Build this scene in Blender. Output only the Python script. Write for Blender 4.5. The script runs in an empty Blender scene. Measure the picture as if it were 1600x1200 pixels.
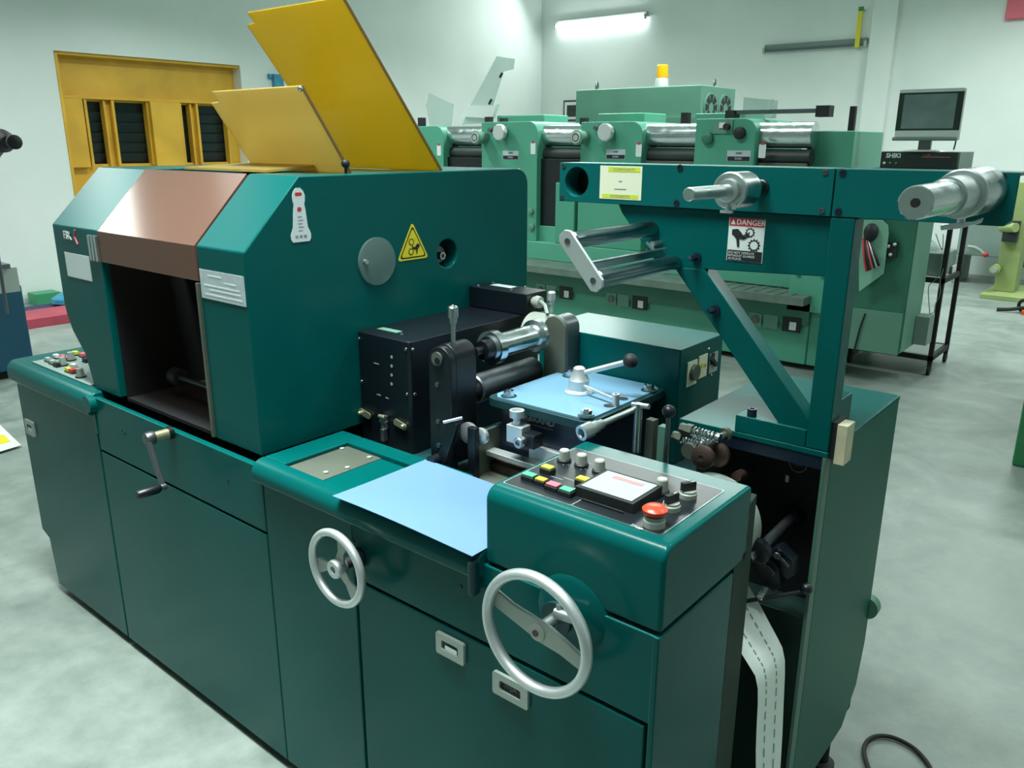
import bpy, bmesh, math, random
from mathutils import Vector as Ve, Matrix
random.seed(4)
PI = math.pi
sc = bpy.context.scene
COL = sc.collection

# ------------------------------------------------------------------ camera
CAMP = Ve((0.526, -0.9991, 1.6))
FPX = 1273.315
_y, _p, _r = 0.690867, 0.287994, 0.0034016
_f = Ve((-math.sin(_y)*math.cos(_p), math.cos(_y)*math.cos(_p), -math.sin(_p)))
_r0 = Ve((math.cos(_y), math.sin(_y), 0)); _u0 = _r0.cross(_f)
CR = math.cos(_r)*_r0 + math.sin(_r)*_u0
CU = -math.sin(_r)*_r0 + math.cos(_r)*_u0
cam_d = bpy.data.cameras.new('camera'); cam = bpy.data.objects.new('camera', cam_d); COL.objects.link(cam)
cam_d.sensor_width = 36; cam_d.lens = FPX/1600*36; cam_d.clip_start = 0.05; cam_d.clip_end = 100
M = Matrix((CR, CU, -_f)).transposed().to_4x4(); M.translation = CAMP; cam.matrix_world = M
sc.camera = cam

# ------------------------------------------------------------------ world, lamps, exposure
sc.view_settings.view_transform = 'Standard'; sc.view_settings.look = 'None'
sc.view_settings.gamma = 1; sc.view_settings.use_curve_mapping = False
sc.view_settings.exposure = 0.0
w = bpy.data.worlds.new('world'); sc.world = w; w.use_nodes = True
w.node_tree.nodes['Background'].inputs[0].default_value = (0.85, 1.0, 0.93, 1)
w.node_tree.nodes['Background'].inputs[1].default_value = 0.1
LC = (0.90, 1.0, 0.955)
def area(name, x, y, z, sx, sy, power, col=LC, rot=(0, 0, 0), spread=180):
    d = bpy.data.lights.new(name, 'AREA'); d.shape = 'RECTANGLE'; d.size = sx; d.size_y = sy; d.energy = power; d.color = col
    d.spread = math.radians(spread)
    o = bpy.data.objects.new(name, d); COL.objects.link(o); o.location = (x, y, z); o.rotation_euler = rot
    return o
for lx, ly, sx, sy, pw, spr in ((-6.9, -0.3, .7, 1.8, 80, 150), (-6.2, 3.6, .4, 1.5, 75, 140), (-5.6, 7.6, 1.5, .4, 75, 140),
                               (-1.2, -0.2, 1.5, .4, 50, 74), (-4.9, -0.3, .5, 1.6, 32, 120), (-0.1, -0.6, 1.5, .4, 22, 100), (-3.3, 3.0, 1.5, .4, 55, 130), (-3.2, 6.15, 2.2, .6, 125, 180),
                               (0.9, 2.2, 1.5, .4, 28, 140), (1.6, 5.4, 1.5, .4, 60, 150), (-0.6, 8.4, 1.5, .4, 120, 160), (4.4, 3.2, .4, 1.5, 40, 140)):
    area('unseen_lamp', lx, ly, 3.75, sx, sy, pw, spread=spr)
area('unseen_lamp', -7.35, 10.25, 3.86, 1.7, .5, 32, rot=(math.radians(-50), 0, 0))  # added unseen light by the back wall, tilted to whiten the switch cabinet top

# ------------------------------------------------------------------ pixel to place helpers (read a point of the photo on a known plane)
def ray(px, py): return _f + (px-800)/FPX*CR - (py-600)/FPX*CU
def at(px, py, x=None, y=None, z=None):
    d = ray(px, py)
    i, v = (0, x) if x is not None else (1, y) if y is not None else (2, z)
    return CAMP + d*((v-CAMP[i])/d[i])
def along(px, py, P, ax):
    d = ray(px, py); e = Ve((0, 0, 0)); e[ax] = 1; P = Ve(P); w_ = CAMP-P
    a, b, c = d.dot(d), d.dot(e), 1.0
    t1, t2 = -d.dot(w_), e.dot(w_)
    s = (a*t2 + b*t1)/(a*c-b*b)
    return P + e*s

# ------------------------------------------------------------------ materials
MATS = {}
def mat(name, col, rough=0.5, metal=0.0, spec=0.5, bump=0.0, bscale=60, vary=0.0, vscale=4, emit=0, ior=1.5, coat=0, trans=0, alpha=1, rvary=0.0):
    m = bpy.data.materials.new(name); m.use_nodes = True; nt = m.node_tree; b = nt.nodes['Principled BSDF']
    b.inputs['Base Color'].default_value = (*col, 1); b.inputs['Roughness'].default_value = rough
    b.inputs['Metallic'].default_value = metal; b.inputs['Specular IOR Level'].default_value = spec
    b.inputs['IOR'].default_value = ior
    b.inputs['Coat Weight'].default_value = coat; b.inputs['Coat Roughness'].default_value = 0.12
    b.inputs['Transmission Weight'].default_value = trans; b.inputs['Alpha'].default_value = alpha
    if emit:
        b.inputs['Emission Color'].default_value = (*col, 1); b.inputs['Emission Strength'].default_value = emit
    N = nt.nodes.new; L = nt.links.new
    if vary or bump or rvary:
        tc = N('ShaderNodeTexCoord'); nz = N('ShaderNodeTexNoise'); nz.inputs['Scale'].default_value = vscale; nz.inputs['Detail'].default_value = 6
        L(tc.outputs['Object'], nz.inputs['Vector'])
    if vary:
        mx = N('ShaderNodeMix'); mx.data_type = 'RGBA'; mx.blend_type = 'MULTIPLY'
        mr = N('ShaderNodeMapRange'); mr.inputs[1].default_value = .3; mr.inputs[2].default_value = .7
        mr.inputs[3].default_value = 1-vary; mr.inputs[4].default_value = 1+vary
        L(nz.outputs['Fac'], mr.inputs[0]); mx.inputs[0].default_value = 1
        mx.inputs[6].default_value = (*col, 1); L(mr.outputs[0], mx.inputs[7]); L(mx.outputs[2], b.inputs['Base Color'])
    if rvary:
        m2 = N('ShaderNodeMapRange'); m2.inputs[1].default_value = .3; m2.inputs[2].default_value = .7
        m2.inputs[3].default_value = max(rough-rvary, .02); m2.inputs[4].default_value = rough+rvary
        L(nz.outputs['Fac'], m2.inputs[0]); L(m2.outputs[0], b.inputs['Roughness'])
    if bump:
        n2 = N('ShaderNodeTexNoise'); n2.inputs['Scale'].default_value = bscale; n2.inputs['Detail'].default_value = 3
        L(tc.outputs['Object'], n2.inputs['Vector'])
        bp = N('ShaderNodeBump'); bp.inputs['Strength'].default_value = bump; bp.inputs['Distance'].default_value = 0.004
        L(n2.outputs['Fac'], bp.inputs['Height']); L(bp.outputs[0], b.inputs['Normal'])
    MATS[name] = m
    return m
mat('teal', (0.0005, 0.088, 0.085), 0.22, ior=1.25, vary=0.08, vscale=2)
mat('teal_satin', (0.001, 0.105, 0.103), 0.32, ior=1.3, vary=0.08)
mat('teal_dark', (0.002, 0.035, 0.04), 0.5)
mat('gap', (0.002, 0.012, 0.013), 0.9)
mat('olive_side', (0.012, 0.11, 0.078), 0.45, vary=0.12, ior=1.3)
mat('dark_olive', (0.015, 0.04, 0.028), 0.5, ior=1.3)
mat('panel_dark', (0.008, 0.03, 0.024), 0.5, vary=0.2)
mat('flange_green', (0.07, 0.16, 0.12), 0.45)
mat('black', (0.003, 0.006, 0.010), 0.38, vary=0.2)
mat('blackmat', (0.004, 0.005, 0.007), 0.7)
mat('navy', (0.006, 0.014, 0.03), 0.35)
mat('steel', (0.62, 0.68, 0.70), 0.22, metal=1, rvary=0.08, vscale=20)
mat('brushed', (0.58, 0.64, 0.64), 0.38, metal=1, rvary=0.1, vscale=30, bump=0.05, bscale=200)
mat('alu', (0.66, 0.71, 0.72), 0.42, metal=0.75, vary=0.08)
mat('roller_steel', (0.30, 0.38, 0.42), 0.25, metal=1)
mat('dark_steel', (0.16, 0.18, 0.20), 0.35, metal=0.9, rvary=0.1)
mat('rust', (0.10, 0.065, 0.055), 0.5, metal=0.6, vary=0.3, vscale=30)
mat('brass', (0.55, 0.55, 0.36), 0.35, metal=0.8)
mat('blue_sheet', (0.115, 0.225, 0.39), 0.6, vary=0.05)
mat('blue_plate', (0.14, 0.29, 0.43), 0.5, vary=0.05)
mat('white', (0.74, 0.80, 0.78), 0.5)
mat('sticker_white', (0.70, 0.77, 0.78), 0.45)
mat('sticker_grey', (0.46, 0.55, 0.58), 0.5, vary=0.08, vscale=60)
mat('cream', (0.80, 0.82, 0.62), 0.5)
mat('yellow', (0.78, 0.66, 0.02), 0.45)
mat('lime', (0.62, 0.72, 0.05), 0.45)
mat('red', (0.55, 0.04, 0.05), 0.4)
mat('red_knob', (0.80, 0.06, 0.02), 0.3)
mat('pink', (0.75, 0.13, 0.18), 0.4)
mat('green_key', (0.05, 0.35, 0.22), 0.4)
mat('ink', (0.01, 0.012, 0.015), 0.6)
mat('grey_mark', (0.25, 0.28, 0.30), 0.6)
mat('panel_black', (0.010, 0.014, 0.018), 0.3, vary=0.15)
mat('olive_metal', (0.13, 0.15, 0.12), 0.5, metal=0.5, vary=0.2)
mat('knob_grey', (0.34, 0.38, 0.34), 0.4)
mat('latch', (0.42, 0.47, 0.44), 0.45, metal=0.3, vary=0.06)
mat('mint', (0.075, 0.33, 0.225), 0.42, vary=0.06, vscale=2)
mat('mint_light', (0.10, 0.39, 0.27), 0.4)
mat('mint_pale', (0.24, 0.50, 0.38), 0.4)
mat('mint_dark', (0.035, 0.17, 0.115), 0.5, vary=0.1)
mat('mint_grey', (0.12, 0.28, 0.21), 0.55, vary=0.06)
mat('table_grey', (0.14, 0.20, 0.17), 0.55, metal=0.2, vary=0.2, vscale=8)
mat('soot', (0.02, 0.03, 0.03), 0.5, vary=0.3)
mat('wood', (0.58, 0.55, 0.38), 0.7, vary=0.12, vscale=25)
mat('yellow_wood', (0.70, 0.40, 0.035), 0.5, vary=0.14, vscale=3)
mat('louver', (0.012, 0.022, 0.022), 0.25)
mat('paper', (0.80, 0.90, 0.85), 0.7)
mat('roll_side', (0.38, 0.46, 0.42), 0.7)
mat('blue_cab', (0.006, 0.075, 0.14), 0.5)
mat('blue_bag', (0.05, 0.30, 0.46), 0.5, vary=0.2, vscale=20)
mat('green_box', (0.05, 0.30, 0.15), 0.5)
mat('red_pallet', (0.42, 0.055, 0.09), 0.6, vary=0.15)
mat('purple', (0.02, 0.02, 0.09), 0.6)
mat('lemon_green', (0.29, 0.36, 0.14), 0.5, vary=0.08)
mat('grey_paint', (0.20, 0.27, 0.25), 0.55, vary=0.05)
mat('green_paint', (0.035, 0.23, 0.09), 0.5)
mat('rubber', (0.01, 0.012, 0.012), 0.7)
mat('screen', (0.20, 0.27, 0.27), 0.12, vary=0.2, vscale=6)
mat('bezel', (0.02, 0.04, 0.035), 0.4)
mat('amber_lens', (0.85, 0.42, 0.01), 0.25)
mat('lcd', (0.27, 0.33, 0.30), 0.3)
mat('led_red', (0.38, 0.12, 0.13), 0.3)
mat('tube_on', (0.9, 1.0, 0.97), 0.5, emit=22)
mat('orange', (0.7, 0.1, 0.02), 0.5)

def mix_clear(name, col, clear, rough=0.1, tint=None):
    m = bpy.data.materials.new(name); m.use_nodes = True; nt = m.node_tree; b = nt.nodes['Principled BSDF']
    b.inputs['Base Color'].default_value = (*col, 1); b.inputs['Roughness'].default_value = rough
    t = nt.nodes.new('ShaderNodeBsdfTransparent'); t.inputs[0].default_value = (*(tint or col), 1)
    mx = nt.nodes.new('ShaderNodeMixShader'); mx.inputs[0].default_value = 1-clear
    nt.links.new(t.outputs[0], mx.inputs[1]); nt.links.new(b.outputs[0], mx.inputs[2])
    nt.links.new(mx.outputs[0], nt.nodes['Material Output'].inputs[0]); MATS[name] = m
    return m
def amber(name, col, tl, tint):
    m = mix_clear(name, col, .22, .2, tint); nt = m.node_tree; p = nt.nodes['Principled BSDF']; mx = nt.nodes['Mix Shader']
    t = nt.nodes.new('ShaderNodeBsdfTranslucent'); t.inputs[0].default_value = (*tl, 1); m2 = nt.nodes.new('ShaderNodeMixShader'); m2.inputs[0].default_value = .45
    nt.links.new(p.outputs[0], m2.inputs[1]); nt.links.new(t.outputs[0], m2.inputs[2]); nt.links.new(m2.outputs[0], mx.inputs[2])
amber('amber', (0.50, 0.36, 0.035), (.72, .55, .06), (0.95, 0.75, 0.2))
amber('amber_pale', (0.50, 0.40, 0.15), (.72, .58, .24), (0.95, 0.8, 0.4))
mat('amber_edge', (0.22, 0.12, 0.04), 0.4)
mix_clear('smoke', (0.185, 0.10, 0.075), 0.3, 0.1, (0.75, 0.5, 0.4))
mix_clear('clear', (0.5, 0.6, 0.58), 0.6, 0.15, (0.9, 0.95, 0.93))
mix_clear('clear_disc', (0.16, 0.26, 0.25), 0.45, 0.1, (0.9, 0.95, 0.93))

def wall_mat():
    m = mat('wall_paint', (0.66, 0.74, 0.70), 0.75)
    nt = m.node_tree; N = nt.nodes.new; L = nt.links.new; b = nt.nodes['Principled BSDF']
    tc = N('ShaderNodeTexCoord'); n1 = N('ShaderNodeTexNoise'); n1.inputs['Scale'].default_value = 0.9; n1.inputs['Detail'].default_value = 8
    n2 = N('ShaderNodeTexNoise'); n2.inputs['Scale'].default_value = 14; n2.inputs['Detail'].default_value = 5
    L(tc.outputs['Object'], n1.inputs[0]); L(tc.outputs['Object'], n2.inputs[0])
    cr = N('ShaderNodeValToRGB'); cr.color_ramp.elements[0].position = .3; cr.color_ramp.elements[1].position = .72
    cr.color_ramp.elements[0].color = (0.74, 0.80, 0.775, 1); cr.color_ramp.elements[1].color = (0.84, 0.89, 0.87, 1)
    L(n1.outputs['Fac'], cr.inputs[0]); L(cr.outputs[0], b.inputs['Base Color'])
    bp = N('ShaderNodeBump'); bp.inputs['Strength'].default_value = .15; bp.inputs['Distance'].default_value = .01
    L(n2.outputs['Fac'], bp.inputs['Height']); L(bp.outputs[0], b.inputs['Normal'])
def floor_mat():
    m = mat('concrete', (0.4, 0.5, 0.45), 0.4)
    nt = m.node_tree; N = nt.nodes.new; L = nt.links.new; b = nt.nodes['Principled BSDF']
    tc = N('ShaderNodeTexCoord'); mp = N('ShaderNodeMapping'); L(tc.outputs['Object'], mp.inputs[0])
    n1 = N('ShaderNodeTexNoise'); n1.inputs['Scale'].default_value = 1.6; n1.inputs['Detail'].default_value = 9; n1.inputs['Distortion'].default_value = 1.2
    n2 = N('ShaderNodeTexNoise'); n2.inputs['Scale'].default_value = 9; n2.inputs['Detail'].default_value = 8; n2.inputs['Roughness'].default_value = .7
    L(mp.outputs[0], n1.inputs[0]); L(mp.outputs[0], n2.inputs[0])
    ad = N('ShaderNodeMix'); ad.inputs[0].default_value = .42; L(n1.outputs['Fac'], ad.inputs[2]); L(n2.outputs['Fac'], ad.inputs[3])
    cr = N('ShaderNodeValToRGB'); e = cr.color_ramp.elements; e[0].position = .32; e[1].position = .66
    e[0].color = (0.13, 0.17, 0.152, 1); e[1].color = (0.30, 0.345, 0.32, 1)
    x = cr.color_ramp.elements.new(.5); x.color = (0.215, 0.26, 0.237, 1)
    L(ad.outputs[0], cr.inputs[0]); L(cr.outputs[0], b.inputs['Base Color'])
    mr = N('ShaderNodeMapRange'); mr.inputs[3].default_value = .3; mr.inputs[4].default_value = .6; L(n2.outputs['Fac'], mr.inputs[0]); L(mr.outputs[0], b.inputs['Roughness'])
    bp = N('ShaderNodeBump'); bp.inputs['Strength'].default_value = .12; bp.inputs['Distance'].default_value = .01
    L(n2.outputs['Fac'], bp.inputs['Height']); L(bp.outputs[0], b.inputs['Normal'])
wall_mat(); floor_mat()

# ------------------------------------------------------------------ mesh builder
def frame(d):
    d = Ve(d).normalized(); a = Ve((0, 0, 1)) if abs(d.z) < .9 else Ve((1, 0, 0))
    u = d.cross(a).normalized(); return u, d.cross(u).normalized(), d
class MB:
    def __init__(s, m='teal'): s.v = []; s.f = []; s.mi = []; s.ms = []; s.mat(m)
    def mat(s, m):
        if m not in s.ms: s.ms.append(m)
        s.cm = s.ms.index(m); return s
    def add(s, vs, fs):
        o = len(s.v); s.v += [Ve(p) for p in vs]; s.f += [[i+o for i in f] for f in fs]; s.mi += [s.cm]*len(fs); return s
    def box(s, x0, x1, y0, y1, z0, z1):
        x0, x1 = sorted((x0, x1)); y0, y1 = sorted((y0, y1)); z0, z1 = sorted((z0, z1))
        return s.add([(x0, y0, z0), (x1, y0, z0), (x1, y1, z0), (x0, y1, z0), (x0, y0, z1), (x1, y0, z1), (x1, y1, z1), (x0, y1, z1)],
                     [(0, 3, 2, 1), (4, 5, 6, 7), (0, 1, 5, 4), (1, 2, 6, 5), (2, 3, 7, 6), (3, 0, 4, 7)])
    def prism(s, pts, off):
        "pts: closed 3D polygon, off: extrusion vector"
        pts = [Ve(p) for p in pts]; off = Ve(off); n = len(pts)
        nn = Ve((0, 0, 0))
        for i in range(n): nn += pts[i].cross(pts[(i+1) % n])
        if nn.dot(off) > 0: pts = pts[::-1]
        return s.add(pts+[p+off for p in pts], [list(range(n)), list(range(2*n-1, n-1, -1))]+[[(i+1) % n, i, n+i, n+(i+1) % n] for i in range(n)])
    def px(s, yz, x0, x1): return s.prism([(x0, a, b) for a, b in yz], (x1-x0, 0, 0))
    def py(s, xz, y0, y1): return s.prism([(a, y0, b) for a, b in xz], (0, y1-y0, 0))
    def pz(s, xy, z0, z1): return s.prism([(a, b, z0) for a, b in xy], (0, 0, z1-z0))
    def cyl(s, a, b, r, n=24, r2=None): return s.lathe(a, Ve(b)-Ve(a), [(0, 0), (0, r), (1, r if r2 is None else r2), (1, 0)], n, rel=True)
    def lathe(s, a, d, prof, n=28, rel=False):
        "prof: (t along d, radius); t in metres unless rel"
        a = Ve(a); d = Ve(d); k = d.length if rel else 1; u, v, e = frame(d); rings = []; vs = []; fs = []
        for t, r in prof:
            c = a+e*(t*k)
            if r < 1e-6: rings.append([len(vs)]); vs.append(c)
            else:
                rings.append(list(range(len(vs), len(vs)+n)))
                vs += [c+(u*math.cos(2*PI*i/n)+v*math.sin(2*PI*i/n))*r for i in range(n)]
        for A, B in zip(rings, rings[1:]):
            for i in range(n):
                j = (i+1) % n
                if len(A) == 1 and len(B) == 1: break
                if len(A) == 1: fs.append((A[0], B[i], B[j]))
                elif len(B) == 1: fs.append((A[i], B[0], A[j]))
                else: fs.append((A[i], B[i], B[j], A[j]))
        return s.add(vs, fs)
    def hexa(s, a, b, r): return s.cyl(a, b, r, 6)
    def ball(s, c, r, n=20, axis=(0, 0, 1), sq=1):
        return s.lathe(Ve(c)-Ve(axis).normalized()*r*sq, axis, [(r*sq*(1-math.cos(PI*i/12)), r*math.sin(PI*i/12)) for i in range(13)], n)
    def tube(s, pts, r, n=10, closed=False):
        pts = [Ve(p) for p in pts]; N_ = len(pts); vs = []; fs = []; u0 = None
        for i, p in enumerate(pts):
            if closed: t = pts[(i+1) % N_]-pts[i-1]
            else: t = pts[min(i+1, N_-1)]-pts[max(i-1, 0)]
            t.normalize()
            if u0 is None: u, v, _ = frame(t)
            else: u = (u0-t*u0.dot(t)).normalized(); v = t.cross(u)
            u0 = u; vs += [p+(u*math.cos(2*PI*k/n)+v*math.sin(2*PI*k/n))*r for k in range(n)]
        for i in range(N_ if closed else N_-1):
            for k in range(n):
                a, b = i*n+k, i*n+(k+1) % n; c, d = ((i+1) % N_)*n+k, ((i+1) % N_)*n+(k+1) % n; fs.append((a, b, d, c))
        if not closed: fs += [list(range(n))[::-1], list(range((N_-1)*n, N_*n))]
        return s.add(vs, fs)
    def torus(s, c, d, R_, r, n=48, m=12):
        u, v, _ = frame(d); c = Ve(c)
        return s.tube([c+(u*math.cos(2*PI*i/n)+v*math.sin(2*PI*i/n))*R_ for i in range(n)], r, m, True)
    def text(s, t, size, o, xd, yd, h=0.0004, bold=0.0):
        o = Ve(o); xd = Ve(xd); yd = Ve(yd); nd = xd.cross(yd)
        cu = bpy.data.curves.new('t', 'FONT'); cu.body = t; cu.size = size; cu.extrude = h; cu.offset = bold; cu.align_x = 'CENTER'; cu.align_y = 'CENTER'
        cu.resolution_u = 2
        ob = bpy.data.objects.new('t', cu); COL.objects.link(ob)
        dg = bpy.context.evaluated_depsgraph_get(); me = ob.evaluated_get(dg).to_mesh()
        s.add([o+xd*p.co.x+yd*p.co.y+nd*p.co.z for p in me.vertices], [list(f.vertices) for f in me.polygons])
        ob.evaluated_get(dg).to_mesh_clear(); bpy.data.objects.remove(ob); bpy.data.curves.remove(cu); return s
    def quad(s, o, xd, yd, w_, h_, t=0.0008, c=None):
        "thin plate centred on o in the plane xd,yd, thickness t along the normal; rounded with c"
        o = Ve(o); xd = Ve(xd); yd = Ve(yd); n = xd.cross(yd)
        if c: P_ = rrect(-w_/2, w_/2, -h_/2, h_/2, c)
        else: P_ = [(-w_/2, -h_/2), (w_/2, -h_/2), (w_/2, h_/2), (-w_/2, h_/2)]
        return s.prism([o+xd*a+yd*b for a, b in P_], n*t)
    def build(s, name, parent=None, bevel=0, seg=2, smooth=35, **tags):
        me = bpy.data.meshes.new(name)
        c = sum(s.v, Ve((0, 0, 0)))/len(s.v)
        if parent is None:
            lo = min(p.z for p in s.v); c.z = lo
        me.from_pydata([p-c for p in s.v], [], s.f); me.update()
        for m in s.ms: me.materials.append(MATS[m])
        me.polygons.foreach_set('material_index', s.mi)
        bm = bmesh.new(); bm.from_mesh(me); bmesh.ops.recalc_face_normals(bm, faces=bm.faces); bm.to_mesh(me); bm.free()
        me.polygons.foreach_set('use_smooth', [True]*len(me.polygons)); me.set_sharp_from_angle(angle=math.radians(smooth))
        o = bpy.data.objects.new(name, me); COL.objects.link(o)
        o['w'] = list(c)
        if parent is not None: o.parent = parent; o.location = c-Ve(parent['w'])
        else: o.location = c
        if bevel:
            b = o.modifiers.new('bevel', 'BEVEL'); b.width = bevel; b.segments = seg; b.limit_method = 'ANGLE'; b.angle_limit = math.radians(40); b.harden_normals = True
        for k, v in tags.items(): o[k] = v
        return o
def thing(name, loc, label, category, group=None):
    o = bpy.data.objects.new(name, None); COL.objects.link(o); o.location = loc; o.empty_display_size = .1
    o['w'] = list(loc); o['label'] = label; o['category'] = category
    if group: o['group'] = group
    return o
def rrect(x0, x1, y0, y1, r, n=5):
    P_ = []
    for cx, cy, a in ((x1-r, y0+r, -90), (x1-r, y1-r, 0), (x0+r, y1-r, 90), (x0+r, y0+r, 180)):
        for i in range(n+1):
            t = math.radians(a+90*i/n); P_.append((cx+r*math.cos(t), cy+r*math.sin(t)))
    return P_
def arc(cx, cy, r, a0, a1, n=8): return [(cx+r*math.cos(math.radians(a0+(a1-a0)*i/n)), cy+r*math.sin(math.radians(a0+(a1-a0)*i/n))) for i in range(n+1)]
def cut(o, mb):
    c = mb.build('cutter'); c.matrix_world = Matrix.Translation(c.location)
    m = o.modifiers.new('cut', 'BOOLEAN'); m.object = c; m.solver = 'EXACT'
    bpy.context.view_layer.update()
    dg = bpy.context.evaluated_depsgraph_get(); me = bpy.data.meshes.new_from_object(o.evaluated_get(dg))
    o.modifiers.clear(); o.data = me; bpy.data.objects.remove(c)
XD, YD, ZD = Ve((1, 0, 0)), Ve((0, 1, 0)), Ve((0, 0, 1))

# ================================================================== THE ROOM
WL, WB, WR, WF, CZ = -8.6, 10.8, 6.0, -5.0, 4.6
MB('concrete').box(WL-.3, WR+.3, WF-.3, WB+.3, -.1, 0).build('floor', kind='structure')
MB('wall_paint').box(WL-.3, WR+.3, WF-.3, WB+.3, CZ, CZ+.1).build('ceiling', kind='structure')
m = MB('wall_paint')
wy0, wy1, wz0, wz1 = 2.82, 4.93, 0.95, 2.47
m.box(WL-.3, WL, WF, wy0, 0, CZ).box(WL-.3, WL, wy1, WB, 0, CZ).box(WL-.3, WL, wy0, wy1, 0, wz0).box(WL-.3, WL, wy0, wy1, wz1, CZ)
m.build('wall_left', kind='structure')
MB('wall_paint').box(WL-.3, WR+.3, WB, WB+.3, 0, CZ).build('wall_back', kind='structure')
MB('wall_paint').box(WR, WR+.3, WF, WB, 0, CZ).build('wall_right', kind='structure')
MB('wall_paint').box(WL-.3, WR+.3, WF-.3, WF, 0, CZ).build('wall_front', kind='structure')
# pillar strip and conduit on the back wall
MB('wall_paint').box(-3.16, -2.86, WB-.12, WB, 0, CZ).build('trim_1', kind='structure')

# window: yellow wooden frame with four louvred lights
wi = bpy.data.objects.new('window_1', None); COL.objects.link(wi); wi.location = (WL-.14, (wy0+wy1)/2, wz0); wi['w'] = list(wi.location); wi['kind'] = 'structure'
XW = WL-.16
def wp(px, py, x=XW): p = at(px, py, x=x); return p.y, p.z
m = MB('yellow_wood')
holes = []
for a, b in (((131, 158), (170, 253)), ((174, 160), (236, 255)), ((279, 164), (302, 253)), ((305, 165), (357, 252))):
    y0, z1 = wp(*a); y1, z0 = wp(*b); y1b = y1
    holes.append((y0, y1, z0-.0, z1))
zb = min(h[2] for h in holes); zt = max(h[3] for h in holes)
holes = [(h[0]-.0, h[1], zb, zt) for h in holes]
FX0, FX1 = XW-.05, XW
m.box(FX0, FX1, wy0, wy1, zt, wz1).box(FX0, FX1, wy0, wy1, wz0, zb)
ys = [wy0]+[q for h in holes for q in h[:2]]+[wy1]
for a, b in zip(ys[::2], ys[1::2]): m.box(FX0, FX1, a, b, zb, zt)
m.build('window_frame', wi, bevel=.004)
m = MB('yellow_wood')
m.box(XW, WL+.01, wy0, wy0+.03, wz0, wz1-.02).box(XW, WL-.03, wy0, wy1, wz1-.03, wz1).box(XW, WL+.02, wy0, wy1-.05, wz0, wz0+.05)
for h in holes[:]:
    m.box(XW, XW+.06, h[0]-.03, h[0], zb-.02, zt+.02)
    m.box(XW, XW+.045, h[1], h[1]+.02, zb-.02, zt+.02)
m.box(XW, XW+.10, holes[1][1]+.02, holes[2][0]-.05, zb-.03, zt+.02)
m.box(XW, XW+.08, wy0+.05, holes[0][0]-.05, zb-.03, zt+.02)
m.box(XW, XW+.07, wy0+.05, wy1-.03, zt+.02, zt+.05)
m.build('window_casing', wi, bevel=.004)
for h in holes:
    m = MB('louver')
    n = 6
    for i in range(n):
        z = zb+(i+.5)*(zt-zb)/n
        hh = (zt-zb)/n*.55
        m.prism([(XW-.095, h[0]-.04, z-hh), (XW-.087, h[0]-.04, z-hh), (XW-.056, h[0]-.04, z+hh), (XW-.064, h[0]-.04, z+hh)], (0, h[1]-h[0]+.08, 0))
    m.build('louvre_panel', wi)

# ================================================================== THE LABEL PRESS
X0, X1, X2, XC, XE = -2.544, -1.94, -1.068, -.364, 0.0
XH, XHL, XO1, XO2 = -1.105, -2.116, -1.822, -1.308
ZT, ZD_, ZC, ZH, ZF = .862, .690, 1.012, 1.524, 1.361
press = thing('label_press', (-1.3, .5, 0), 'large dark teal label printing press with a hooded unit and handwheels in the foreground', 'printing press')
# ---- base cabinet
m = MB('gap')
m.px([(.02, .06), (.02, .80), (1.0, .80), (1.0, .06)], X0+.02, X1)
m.box(X1, -.30, .015, 1.0, .05, .82)
m.box(-.30, -.01, .015, .31, .05, .82)
m.mat('teal_dark').box(-.985, -.30, .24, 1.0, .80, .835)
base = m.build('base_cabinet', press)
def panel(name, x0, x1, z0, z1, y=0.0, th=.018, extra=None, parent=base, xz=None):
    q = MB('teal'); P_ = xz or [(x0, z0), (x1, z0), (x1, z1), (x0, z1)]
    q.py(P_, y, y+th); return q.build(name, parent, bevel=.003)
panel('side_door', 0, 0, 0, 0, xz=[(-2.47, .03), (X1-.004, .03), (X1-.004, .80), (X0+.01, .80), (X0, .78), (X0, .23), (-2.49, .21)])
panel('upper_panel', X1+.004, X2, ZD_+.004, ZT)
panel('access_door', X1+.004, X2, .03, ZD_-.003)
panel('front_panel', X2+.003, -.742, .03, .835)
panel('front_door', -.734, -.018, .03, ZD_-.004)
panel('lower_strip', -.742, XE-.005, ZD_+.004, ZT-.003)
MB('teal').box(-.012, 0, -.001, .265, .03, ZT-.003).build('end_panel', base, bevel=.003)
MB('teal').box(X0+.006, X0+.02, 0.018, 1.0, .22, .80).build('left_end_panel', base, bevel=.003)
MB('dark_olive').px([(.268, .03), (.268, .925), (.29, .965), (.345, .985), (.345, .03)], -.014, -.002).build('side_frame_plate', base, bevel=.002)
m = MB('blackmat'); m.cyl((-.003, .306, .875), (.0, .306, .875), .009, 16); m.build('access_hole', base)
# seam bolt plugs at the top of the seam
m = MB('teal_satin'); m.cyl((X1, -.021, .842), (X1, .0, .842), .026, 28); m.box(X1-.006, X1+.006, -.003, 0, .745, .82); m.build('seam_cover', base)
for fx in (-2.3, -1.62, -.9, -.12):
    MB('rubber').lathe((fx, .12, 0), ZD, [(0, 0), (0, .03), (.02, .03), (.025, .012), (.052, .012), (.052, 0)], 16).build('foot', base)
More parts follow.
